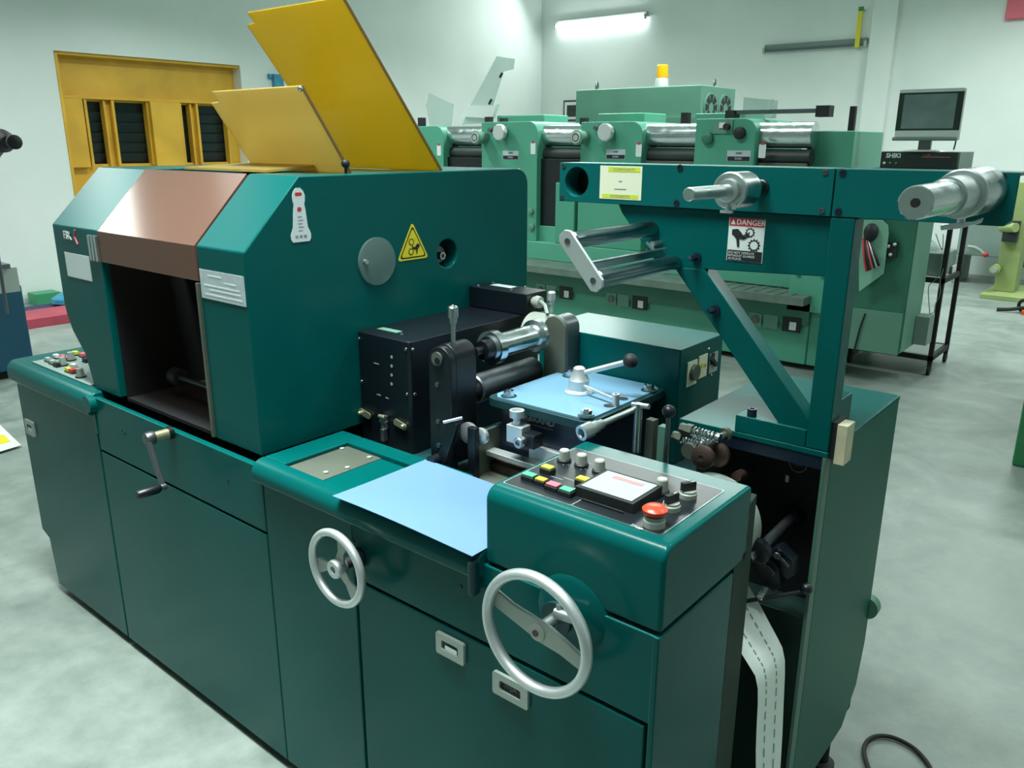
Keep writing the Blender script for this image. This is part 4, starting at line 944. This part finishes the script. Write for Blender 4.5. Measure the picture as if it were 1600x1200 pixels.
for i, (a, b, t) in enumerate(pillars):
    p = ZP(a, t, PY); q = ZP(b, t, PY)
    x0, x1 = p.x, q.x-.045; zt_ = ZP((a+b)/2, t, PY).z; d_ = PY+.95
    st = MB('mint').py([(x0, .72)]+[(x0, zt_)]+arc(x1-.10, zt_-.10, .10, 90, 0, 8)+[(x1, .72)], PY, d_).build('station_housing', bp_, bevel=.006)
    # sight-marks and fittings
    if i in (1, 2):
        o = ZP(*((758, 215) if i == 1 else (915, 215)), PY)
        MB('mint_grey').lathe(o, (0, -1, 0), [(0, 0), (0, .055), (.06, .055), (.10, .062), (.14, .062), (.145, .05), (.145, 0)], 28).mat('latch').lathe(o-YD*.145, (0, -1, 0), [(0, 0), (0, .050), (.006, .048), (.006, 0)], 24).mat('ink').lathe(o-YD*.151, (0, -1, 0), [(0, .034), (.001, .034), (.001, .026), (0, .026)], 24).build('adjuster_knob', st)
        o = ZP(*((789, 207) if i == 1 else (954, 207)), PY)
        MB('mint_grey').cyl(o, o-YD*.05, .05, 20).mat('alu').lathe(o-YD*.05, (0, -1, 0), [(0, 0), (0, .07), (.04, .076), (.05, .066), (.05, 0)], 10).build('star_knob', st)
        o = ZP(*((772, 203) if i == 1 else (938, 200)), PY)
        MB('dark_steel').box(o.x-.03, o.x+.06, PY-.03, PY, o.z-.015, o.z+.02).cyl(o-XD*.02, o-XD*.02-YD*.05, .02, 12).build('clamp', st)
    if i == 3:
        for (pp, mm_) in (((1107, 216), 'mint_dark'), ((1157, 208), 'ink')):
            o = ZP(*pp, PY); MB(mm_).lathe(o, (0, -1, 0), [(0, 0), (0, .045), (.03, .045), (.04, .03), (.04, 0)], 20).build('knob', st)
        o = ZP(1130, 198, PY); MB('mint_grey').box(o.x-.08, o.x+.08, PY-.01, PY, o.z-.05, o.z+.05).mat('white').quad(o-YD*.011+ZD*.01, XD, ZD, .05, .04, .01).mat('ink').cyl(o+XD*.04-YD*.01, o+XD*.04-YD*.04, .025, 14).build('bracket', st)
    tag = (((686, 235),), ((833, 232),), ((998, 235),), ((1197, 236),))[i][0]
    o = ZP(tag[0]-(6 if i == 3 else 0), tag[1], PY); MB('sticker_white').quad(o, XD, ZD, .055, .10, .002, .01).mat('red').quad(o+ZD*.055-YD*.002, XD, ZD, .03, .02, .001).build('side_sticker', st)
    if i:
        npx = ((798, 246), (962, 245), (1154, 248))[i-1]; o = ZP(*npx, PY)
        m = MB('sticker_grey').quad(o+ZD*.02, XD, ZD, .19, .08, .002).mat('ink').quad(o-YD*.002, XD, ZD, .18, .032, .002)
        m.mat('sticker_grey').text('SHIKI', .026, o-YD*.0045, XD, ZD, .001); m.mat('ink').text('SHIKI', .022, o-YD*.003+ZD*.04, XD, ZD, .001); m.build('name_plate', st)
# roller bays between the housings
bays = ((697, 754), (846, 910), (1012, 1090), (1192, 1262))
for i, (a, b) in enumerate(bays):
    x0 = ZP(a, 200, PY).x-.12; x1 = ZP(b, 200, PY).x+(.02 if i < 3 else 0)
    zc = 1.66
    bay = MB('soot').box(x0, x1, PY+.24, PY+.85, .72, 1.42 if i else 1.55).build('roller_bay', bp_)
    MB('steel').cyl((x0, PY+.16, zc), (x1, PY+.16, zc), .095, 32).build('chrome_roller', bay)
    MB('soot').cyl((x0, PY+.14, zc-.16), (x1, PY+.14, zc-.16), .06, 24).build('ink_roller', bay)
    MB('olive_metal' if i > 1 else 'black').box(x0+.005, x1-.005, PY+.06, PY+.09, .80, zc-.20).build('guard_sheet', bay, bevel=.004)
MB('mint_light').box(ZP(1243, 200, PY).x, ZP(1318, 200, PY).x, PY+.25, PY+.95, .72, 1.69).build('end_housing', bp_, bevel=.01)
for (a, b), (c_, d_), z_ in (((-3.95, -3.45), (.6, 1.0), 1.86), ((-5.1, -4.5), (.5, .9), 1.86), ((-2.9, -2.45), (.5, .9), 1.84)):
    MB('mint_light').box(a, b, PY+c_, PY+d_, 1.65, z_).build('motor_cover', bp_, bevel=.01)
for p in ((912, 188), (1071, 180), (658, 187), (763, 186), (786, 188)):
    o = ZP(p[0], p[1], PY+.2); MB('ink').box(o.x-.03, o.x+.03, PY+.18, PY+.24, 1.7, o.z+.02).build('stop_block', bp_)
m = MB('dark_steel').box(-2.45, -1.72, PY+.30, PY+.38, 1.82, 1.85).mat('ink').box(-2.52, -2.44, PY+.28, PY+.38, 1.77, 1.85).box(-1.80, -1.70, PY+.28, PY+.38, 1.79, 1.87).box(-1.56, -1.52, PY+.30, PY+.34, 1.68, 1.86); m.build('top_rail', bp_)
# clear guards standing on the press
def pane(p4, y, name='clear_guard', mname='clear', lean=.0):
    v = [at(px_, py_, y=y+lean*k) for k, (px_, py_) in enumerate(p4)] if False else [at(px_, py_, y=y) for px_, py_ in p4]
    return MB(mname).prism(v, (0, .008, 0)).build(name, bp_)
pane([(670, 145), (708, 163), (704, 200), (672, 200), (666, 165)], PY+.4)
pane([(722, 195), (735, 165), (776, 88), (804, 92), (802, 108), (786, 112), (762, 192)], PY+.5)
pane([(1162, 152), (1215, 157), (1212, 185), (1160, 185)], PY+.5, mname='clear')
m = MB('white').prism([at(px_, py_, y=PY+.45) for px_, py_ in ((721, 182), (728, 165), (772, 165), (776, 163), (768, 185))], (0, .05, 0)); m.build('white_guard_base', bp_)
for p, q in (((785, 114), (781, 121)), ((768, 155), (764, 163))): MB('ink').cyl(at(*p, y=PY+.48), at(*q, y=PY+.48), .012, 8).build('guard_hinge', bp_)
q = at(1206, 168, y=PY+.48); MB('white').box(q.x-.015, q.x+.015, q.y-.01, q.y, q.z-.06, q.z+.06).build('guard_handle', bp_)
# lower visible fittings between arm rollers
for p, rr in (((927, 323), .05), ((953, 321), .04), ((830, 330), .03), ((832, 354), .03)):
    o = at(*p, y=PY-.001); MB('mint_grey').lathe(o, (0, -1, 0), [(0, 0), (0, rr), (.02, rr), (.025, rr*.6), (.025, 0)], 20).build('port', bp_)
MB('mint').box(at(905, 340, y=PY).x, at(990, 340, y=PY).x+.1, PY-.03, PY+.3, .72, 1.28).build('station_front', bp_, bevel=.01)
MB('mint').box(at(870, 340, y=PY).x, at(900, 340, y=PY).x, PY-.03, PY+.3, .72, 1.26).build('station_bracket', bp_, bevel=.01)
MB('mint_light').box(at(1110, 430, y=PY-.1).x, at(1288, 430, y=PY).x, PY-.10, PY+.5, .565, .95).build('output_box', bp_, bevel=.01)
o = at(1270, 439, y=BY+.02)
MB('mint_light').box(o.x-.16, o.x+.22, BY+.0, BY+.03, .44, .74).mat('mint_dark').cyl((o.x-.10, BY, .70), (o.x-.10, BY-.01, .70), .015, 12).cyl((o.x+.08, BY, .70), (o.x+.08, BY-.01, .70), .015, 12).build('end_bracket', bp_)
MB('mint').box(-1.50, -1.362, BY+.03, 6.0, .04, .74).build('end_wall', bp_, bevel=.008)
# end unit
EY = 4.75; ef = at(1402, 556, y=EY)
m = MB('mint_dark').box(-1.36, ef.x, EY, EY+.44, .23, 1.30); eu = m.build('drive_housing', bp_, bevel=.015)
MB('mint_grey').box(ef.x+.001, ef.x+.010, EY+.02, EY+.42, .25, 1.28).build('side_skin', eu)
MB('mint_grey').box(-1.35, ef.x, EY-.012, EY-.001, .235, .52).build('lower_cover', eu, bevel=.003)
MB('grey_paint').box(ef.x+.011, ef.x+.10, EY+.30, EY+.44, .26, .46).build('duct', eu, bevel=.004)
v = [at(px_, py_, y=EY-.06) for px_, py_ in ((1342, 344), (1378, 344), (1387, 352), (1388, 365), (1380, 428), (1342, 456))]
MB('mint_pale').prism(v, (0, .012, 0)).build('cover_plate', eu, bevel=.002)
m = MB('red')
for k in range(7):
    a = at(1349+k*1.5, 372+k, y=EY-.08); c_ = at(1350+3*k, 400, y=EY-.12); e = at(1354+3.2*k, 424-k*1.5, y=EY-.09)
    m.mat(('red', 'ink', 'rust', 'pink', 'ink', 'alu', 'ink')[k]).tube(smooth([a, c_, e]), .009, 6)
m.build('wiring', eu)
m = MB('ink').ball(at(1361, 363, y=EY-.07), .045, sq=1.3).build('cable_gland', eu)
m = MB('soot').box(at(1385, 400, y=EY).x, at(1402, 400, y=EY).x, EY-.03, EY, at(1392, 402, y=EY).z, at(1392, 378, y=EY).z)
for p in ((1388, 385), (1398, 382), (1391, 398)): m.mat('alu').ball(at(*p, y=EY-.035), .012)
m.build('connector_block', eu)
MB('rubber').tube(smooth([at(1352, 490, y=EY-.012), at(1344, 510, y=EY-.02), at(1338, 535, y=EY-.02), at(1335, 545, y=EY-.02)]), .006, 8).build('power_cord', eu)

# ================================================================== ELECTRICAL CABINET BEHIND
ec = thing('electrical_cabinet', (-3.9, 7.2, 0), 'tall grey-green electrical cabinet with vent fans and an amber beacon, behind the light green press', 'cabinet')
a = at(900, 141, y=6.5); b_ = at(1096, 136, y=6.5); c_ = along(1150, 140, b_, 1)
MB('mint_grey').box(a.x, b_.x, 6.5, c_.y, 0, a.z).build('cabinet_body', ec, bevel=.01)
for yy in (.28, .70):
    fy = 6.5+(c_.y-6.5)*yy; fz = at(1108, 168, x=b_.x).z
    m = MB('mint_grey').cyl((b_.x, fy, fz), (b_.x+.01, fy, fz), .14, 24)
    m.mat('ink')
    for k in range(8):
        a_ = PI/4*k; d = Ve((0, math.cos(a_), math.sin(a_))); t = XD.cross(d); o = Ve((b_.x+.0105, fy, fz))
        m.prism([o+d*.05+t*.018, o+d*.12+t*.035, o+d*.12-t*.035, o+d*.05-t*.018], (.002, 0, 0))
    m.build('vent_fan', ec)
for p in ((933, 136), (1117, 128)):
    o = at(*p, y=6.8 if p[0] < 1000 else 7.2); MB('dark_steel').torus((o.x, o.y, a.z+.05), (.9, .3, 0), .04, .010, 24, 8).cyl((o.x, o.y, a.z), (o.x, o.y, a.z+.02), .02, 12).build('lifting_eye', ec)
o = at(1034, 135, y=6.8)
bc = MB('latch').lathe((o.x, o.y, a.z), ZD, [(0, 0), (0, .078), (.02, .078), (.03, .074), (.09, .066), (.10, .058), (.10, 0)], 28).build('beacon_base', ec)
MB('amber_lens').lathe((o.x, o.y, a.z+.10), ZD, [(0, 0), (0, .058), (.02, .062), (.12, .057), (.128, .05), (.128, 0)], 14).build('beacon_lens', bc)
m = MB('mint_grey').box(-4.05, -3.3, 6.47, 6.5, 1.5, 1.84).mat('mint_dark').box(-3.72, -3.66, 6.46, 6.47, 1.68, 1.78); m.build('door_panel', ec)

# picture on the back wall
p0, p1 = at(882, 157, y=WB), at(884, 180, y=WB)
pic = thing('framed_picture', (p0.x+.2, WB-.01, 2.0), 'small framed picture on the back wall left of the electrical cabinet', 'picture')
MB('rust').box(p0.x, p0.x+.45, WB-.03, WB-.004, 1.95, p0.z).build('picture_frame', pic, bevel=.004)
MB('white').box(p0.x+.03, p0.x+.42, WB-.033, WB-.030, 1.98, p0.z-.03).mat('soot').box(p0.x+.08, p0.x+.37, WB-.036, WB-.033, 2.02, p0.z-.08).build('print', pic)

# wall lamps
def wall_lamp(pa, pb, on, label):
    a = at(*pa, y=WB-.10); b_ = at(*pb, y=WB-.10); b_.z = a.z = (a.z+b_.z)/2
    t = thing('tube_light', (a.x, WB-.08, a.z), label, 'light', 'tube lights on the back wall')
    MB('grey_paint' if not on else 'latch').box(a.x-.02, b_.x+.02, WB-.06, WB-.001, a.z+.02, a.z+.09).build('batten', t, bevel=.004)
    MB('tube_on' if on else 'dark_steel').cyl((a.x, WB-.085, a.z+.005), (b_.x, WB-.085, a.z+.005), .022 if on else .016, 16).build('tube', t)
    for x in (a.x-.01, b_.x+.01): MB('latch').box(x-.015, x+.015, WB-.105, WB-.06, a.z-.02, a.z+.05).build('end_holder', t)
    return t
wall_lamp((868, 41), (1006, 28), True, 'lit fluorescent tube light on the back wall near the corner')
wall_lamp((1194, 80), (1350, 71), False, 'unlit grey fluorescent tube light on the back wall near the pillar')
a = at(1345, 17, y=WB-.13); b_ = at(1339, 74, y=WB-.13)
m = MB('yellow').box(a.x-.028, a.x+.028, WB-.135, WB-.11, b_.z, a.z); o = m.build('yellow_strip')
m = MB('green_paint').box(a.x-.03, a.x+.03, WB-.137, WB-.11, a.z+.002, a.z+.05).build('end_tab', o); MB('latch').box(a.x-.006, a.x+.006, WB-.11, WB, a.z+.0, a.z+.03).build('hook', o)
o['label'] = 'bright yellow vertical strip hanging in front of the unlit tube light'; o['category'] = 'strip'

# ================================================================== TEST RACK WITH MONITOR
rack = thing('equipment_rack', (-1.05, 5.5, 0), 'tall black metal rack on castors beside the light green press', 'rack')
RX0, RX1, RY0, RY1 = -1.34, -.755, 5.27, 5.78
RZ = 1.435
for x in (RX0, RX1-.03):
    for y in (RY0, RY1-.03):
        MB('rubber').box(x, x+.03, y, y+.03, .09, RZ).build('upright', rack)
        MB('rubber').cyl((x+.005, y+.015, .035), (x+.025, y+.015, .035), .035, 18).box(x+.002, x+.028, y+.002, y+.028, .06, .09).build('castor', rack)
def shelf(z, mm_='rubber', top=None):
    q = MB('rubber').box(RX0, RX1, RY0, RY0+.03, z-.035, z).box(RX0, RX1, RY1-.03, RY1, z-.035, z).box(RX0, RX0+.03, RY0, RY1, z-.035, z).box(RX1-.03, RX1, RY0, RY1, z-.035, z)
    if top: q.mat(top).box(RX0+.03, RX1-.03, RY0+.03, RY1-.03, z-.012, z-.004)
    q.build('shelf', rack)
shelf(RZ, top='grey_paint'); shelf(.70, top='white'); shelf(.14, top='grey_paint')
# instrument
ins = thing('instrument_box', (-1.03, 5.5, RZ), 'black fronted instrument box with white SHIKI lettering on top of the rack', 'instrument')
IY = 5.29; i0 = at(1377, 237, y=IY); i1 = at(1501, 237, y=IY)
x0, x1 = i0.x, i1.x-.045; IZ = 1.55
MB('grey_paint').box(x0, i1.x, IY+.01, IY+.42, RZ, IZ).build('case', ins, bevel=.004)
m = MB('soot').box(x0+.002, x1+.03, IY, IY+.0098, RZ+.004, IZ-.004)
m.mat('white').text('SHIKI', .042, (x0+.085, IY-.0005, IZ-.030), XD, ZD, .001, .0015)
m.mat('pink').text('P-100', .018, (x0+.30, IY-.0005, IZ-.022), XD, ZD, .001).quad((x0+.36, IY, IZ-.035), XD, ZD, .18, .004, .001)
m.mat('white').ball((x0+.03, IY-.003, RZ+.035), .010, 12).mat('green_key').ball((x0+.07, IY-.003, RZ+.035), .008, 12).ball((x0+.11, IY-.003, RZ+.035), .008, 12)
m.build('front_panel', ins)
# monitor
mon = thing('monitor', (-1.03, 5.42, IZ), 'silver flat screen monitor standing on the instrument box', 'monitor')
MY = 5.38
a = at(1411, 137, y=MY); b_ = at(1505, 137, y=MY); c_ = at(1400, 204, y=MY); d_ = at(1497, 205, y=MY)
xm0, xm1 = (a.x+c_.x)/2-.01, (b_.x+d_.x)/2+.01; zt_ = b_.z+.0; zs = c_.z
MB('knob_grey').box(xm0, xm1, MY, MY+.05, IZ+.075, zt_).build('housing', mon, bevel=.006)
MB('white').box(xm0, xm1, MY-.004, MY, zt_-.022, zt_).build('trim_band', mon)
MB('white').box(xm0, xm1, MY-.004, MY, IZ+.085, zs).build('trim_band', mon)
MB('bezel').box(xm0, xm1, MY-.006, MY, zs+.0, zt_-.022).build('bezel', mon)
MB('screen').box(xm0+.035, xm1-.04, MY-.008, MY-.006, zs+.012, zt_-.034).build('screen', mon)
MB('grey_paint').cyl((xm0-.01, MY+.0, IZ+.085), (xm1-.01, MY+.0, IZ+.085), .014, 14).build('speaker_bar', mon)
mc = (xm0+xm1)/2
MB('dark_steel').box(mc-.04, mc+.04, MY, MY+.03, IZ+.01, IZ+.075).build('neck', mon)
MB('knob_grey').lathe((mc, MY+.03, IZ), ZD, [(0, 0), (0, .15), (.006, .14), (.012, .06), (.012, 0)], 36).build('foot', mon)
o = MB('rubber').tube(smooth([at(1502, 150, y=5.44), at(1501, 170, y=5.46), at(1496, 195, y=5.46), at(1494, 220, y=5.46), at(1490, 234, y=5.46)]), .005, 8).build('monitor_cable'); o['label'] = 'thin dark cable hanging from the right side of the monitor'; o['category'] = 'cable'
# dangling wires
for pts, lab in (([(1453, 360), (1440, 395), (1432, 420)], 'thin wire slanting down from the rack top on its left side'), ([(1462, 365), (1470, 388), (1473, 392), (1474, 366)], 'thin wire loop hanging under the rack top'),
                 ([(1472, 395), (1470, 425), (1460, 440), (1450, 445), (1451, 470), (1453, 490), (1450, 492)], 'long thin wire dangling below the middle shelf on the left'), ([(1474, 420), (1468, 440), (1470, 460), (1461, 475), (1460, 489), (1453, 490)], 'long thin wire dangling below the middle shelf beside another')):
    o = MB('grey_paint').tube(smooth([at(*p, y=RY0-.01) for p in pts]), .003, 6).build('thin_wire'); o['label'] = lab; o['category'] = 'wire'; o['group'] = 'thin wires dangling at the equipment rack'
# items on the middle shelf
q = at(1467, 405, y=5.5)
it = MB('grey_paint').box(-1.0, RX1-.04, RY0+.10, RY1-.04, .697, .86).mat('dark_steel').box(-1.26, -1.0, RY0+.08, RY1-.08, .697, .80).build('tape_deck', bevel=.01)
it['label'] = 'grey boxy device on the middle shelf of the black rack'; it['category'] = 'device'
o = MB('clear').lathe((-1.02, 5.55, .861), ZD, [(0, 0), (0, .14), (.03, .135), (.07, .09), (.085, .03), (.087, 0)], 32).build('plastic_dome'); o['label'] = 'translucent grey dome lying on the device on the rack shelf'; o['category'] = 'cover'
o = MB('white').prism([(RX1-.02, 5.70, .701), (RX1-.034, 5.72, .701), (RX1-.034, 5.6, .701), (RX1-.02, 5.58, .701)], (0, 0, .05)).build('paper_scrap'); o['label'] = 'crumpled white paper at the right rear of the rack shelf'; o['category'] = 'paper'

# ================================================================== FAR RIGHT THINGS
st = thing('machine_stand', (-1.0, 9.2, 0), 'yellow-green steel stand with a base plate on the floor at far right', 'stand')
a = at(1530, 466, z=0); b_ = at(1597, 472, z=0)
MB('lemon_green').box(a.x, a.x+.62, a.y, a.y+.95, 0, .05).build('base_plate', st, bevel=.005)
x0 = at(1553, 445, y=9.25).x; x1 = at(1583, 445, y=9.25).x
MB('lemon_green').box(x0, x1+.02, 9.25, 9.55, .05, 1.22).build('column', st, bevel=.01)
o = at(1560, 420, y=9.2); MB('lemon_green').cyl((o.x-.02, 9.25, o.z), (o.x-.02, 9.10, o.z), .05, 16).mat('knob_grey').cyl((o.x-.02, 9.10, o.z), (o.x-.02, 9.06, o.z), .03, 14).build('clamp_screw', st)
o = at(1582, 360, y=9.2); MB('soot').box(o.x-.08, o.x+.06, 9.15, 9.25, o.z-.12, o.z+.10).mat('lemon_green').cyl((o.x-.1, 9.2, o.z+.02), (o.x+.04, 9.1, o.z+.04), .05, 14).build('gearbox', st)
m = MB('grey_paint').box(-1.62, -1.1, 9.9, 10.5, .34, .80).box(-1.62, -1.56, 9.9, 10.5, 0, .34).box(-1.1, -.7, 9.9, 10.4, .1, .62).box(-1.68, -1.60, 9.88, 10.3, .66, .72)
o = m.build('grey_bench', bevel=.01); o['label'] = 'grey metal bench unit against the back wall behind the yellow-green stand'; o['category'] = 'bench'
o = MB('knob_grey').tube(smooth([at(1512, 385, y=9.85), at(1522, 386, y=9.85), at(1530, 390, y=9.85), at(1538, 397, y=9.85)]), .018, 8).mat('red').ball(at(1540, 398, y=9.85), .03).build('red_lever'); o['label'] = 'pale lever with a red tip above the grey bench unit'; o['category'] = 'lever'
o = MB('red').ball(at(1594, 403, y=9.7), .05).mat('dark_steel').cyl(at(1595, 404, y=9.7), at(1602, 418, y=9.7), .015, 10).build('red_ball_lever'); o['label'] = 'dark lever with a red ball at the right edge near the stand'; o['category'] = 'lever'
a = at(1580, 482, z=.04)
m = MB('rubber').tube(smooth([a+Ve((-.12, -.02, -.02)), a+Ve((0, 0, -.01)), a+Ve((.1, .03, .02)), a+Ve((.25, 0, -.02))]), .018, 8).torus(a+Ve((.12, .03, .03)), (0.3, 1, .3), .07, .016, 24, 8).mat('orange').box(a.x+.10, a.x+.35, a.y-.08, a.y, 0.0, .04)
o = m.build('hose_coil'); o['label'] = 'small tangle of black hose and an orange tool on the floor, far right'; o['category'] = 'hose'
# green machine corner at the right edge
a = at(1580, 727, z=0)
m = MB('green_paint').box(a.x, a.x+.9, a.y, a.y+1.4, .0, at(1600, 575, y=a.y).z+.12); o = m.build('green_machine', bevel=.01); o['label'] = 'mid green metal machine corner cut off by the right edge'; o['category'] = 'machine'
# red thing high on the back wall right
a = at(1588, 12, y=WB)
o = MB('pink').box(a.x-.09, a.x+.5, WB-.08, WB-.001, a.z-.13, a.z+.3).build('red_wall_box', bevel=.01); o['label'] = 'faded red box on the back wall at the top right corner'; o['category'] = 'box'
o = MB('blue_bag').box(WL, WL+.05, 5.36, 5.50, 2.05, 2.40).cyl((WL+.02, 5.34, 2.37), (WL+.02, 5.30, 2.37), .03, 12).build('blue_wall_box'); o['label'] = 'small dark blue box on the left wall beyond the amber covers'; o['category'] = 'box'

# ================================================================== LEFT SIDE THINGS
a = at(57, 585, z=0); t = at(41, 446, y=a.y)
bc = thing('blue_machine', (a.x-.5, a.y-.6, 0), 'blue metal machine cabinet cut off by the left edge', 'machine')
hz_ = at(43, 448, y=a.y).z
MB('blue_cab').box(a.x-1.1, a.x, a.y-1.2, a.y, .06, hz_).build('body', bc, bevel=.01)
MB('rubber').box(a.x-1.05, a.x-.06, a.y-1.15, a.y-.05, 0, .06).build('plinth', bc)
o = at(0, 456, z=hz_+.012); MB('knob_grey').torus((min(o.x, a.x-.25), o.y, hz_+.012), ZD, .20, .010, 40, 8).build('ring_tray', bc)
o = at(10, 432, y=a.y-.15); MB('latch').box(o.x-.15, o.x+.06, a.y-.25, a.y-.10, hz_, hz_+.16).mat('dark_steel').box(o.x-.1, o.x+.10, a.y-.25, a.y-.15, hz_+.16, hz_+.19).cyl((o.x-.03, a.y-.2, hz_+.19), (o.x-.03, a.y-.2, hz_+.23), .03, 12).build('vise', bc)
# black knob thing at left edge
dl = thing('desk_lamp', (-6.3, 1.2, hz_+.002), 'black round lamp head on a thin arm at the left edge above the blue cabinet', 'lamp')
p = at(6, 218, y=a.y-.45); p2 = at(19, 222, y=a.y-.45)
MB('ink').lathe(p-XD*.10, Ve((1, 0, -.1)), [(0, 0), (0, .05), (.06, .06), (.10, .055), (.14, .03), (.14, 0)], 24).build('lamp_head', dl)
MB('ink').lathe(p2+XD*.0, Ve((1, 0, 0)), [(0, 0), (0, .02), (.012, .035), (.035, .036), (.045, .02), (.045, 0)], 20).build('cap', dl)
MB('dark_steel').tube(smooth([p-ZD*.04, p+Ve((-.16, 0, -.10)), p+Ve((-.35, 0, -.30)), Ve((p.x-.38, a.y-.45, hz_+.002))]), .010, 8).build('lamp_arm', dl)
# stock on the floor by the left wall
a = at(52, 513, z=0)
rp = MB('red_pallet').box(-7.72, -7.27, 1.45, 2.30, 0, .085).build('red_crate', bevel=.005); rp['label'] = 'flat red crate on the floor between the blue cabinet and the press'; rp['category'] = 'crate'
o = MB('purple').box(-8.12, -7.76, 1.95, 2.62, 0, .05).build('dark_pallet', bevel=.005); o['label'] = 'dark purple pallet under the pale blue sack'; o['category'] = 'pallet'
o = MB('blue_bag').lathe((-7.95, 2.36, 0.052), ZD, [(0, 0), (0, .13), (.02, .165), (.06, .16), (.10, .10), (.115, .03), (.116, 0)], 28).build('blue_sack'); o['label'] = 'pale blue sack lying on the dark pallet behind the red crate'; o['category'] = 'sack'
o = MB('green_box').box(-8.56, -8.36, 2.20, 2.44, .0, .115).build('green_carton', bevel=.005); o['label'] = 'larger green carton on the floor against the left wall'; o['category'] = 'carton'; o['group'] = 'green cartons by the left wall'
o = MB('green_box').box(-8.56, -8.40, 2.46, 2.75, .0, .075).build('green_carton', bevel=.005); o['label'] = 'lower green carton partly hidden behind the press, by the left wall'; o['category'] = 'carton'; o['group'] = 'green cartons by the left wall'
# poster sheet on floor at far left
a, b_, c_ = at(33, 696, z=.012), at(0, 664, z=.012), at(0, 706, z=.012)
d = (b_-a)
m = MB('white').prism([a, a+d*1.8, a+d*1.8+(c_-a)*2.0, a+(c_-a)*2.2], (0, 0, .002))
m.mat('yellow').prism([a.lerp(b_, .22)+(c_-a)*.25+ZD*.0022, a.lerp(b_, .55)+(c_-a)*.25+ZD*.0022, a.lerp(b_, .8)+(c_-a)*1.0+ZD*.0022, a.lerp(b_, .25)+(c_-a)*.95+ZD*.0022], (0, 0, .0004))
m.mat('red').cyl(a.lerp(b_, .55)+(c_-a)*.75+ZD*.0028, a.lerp(b_, .55)+(c_-a)*.75+ZD*.0032, .03, 16)
o = m.build('printed_sheet'); o['label'] = 'white printed sheet with a yellow patch at the left edge'; o['category'] = 'sheet'

for o in list(bpy.data.objects):
    if 'w' in o: del o['w']
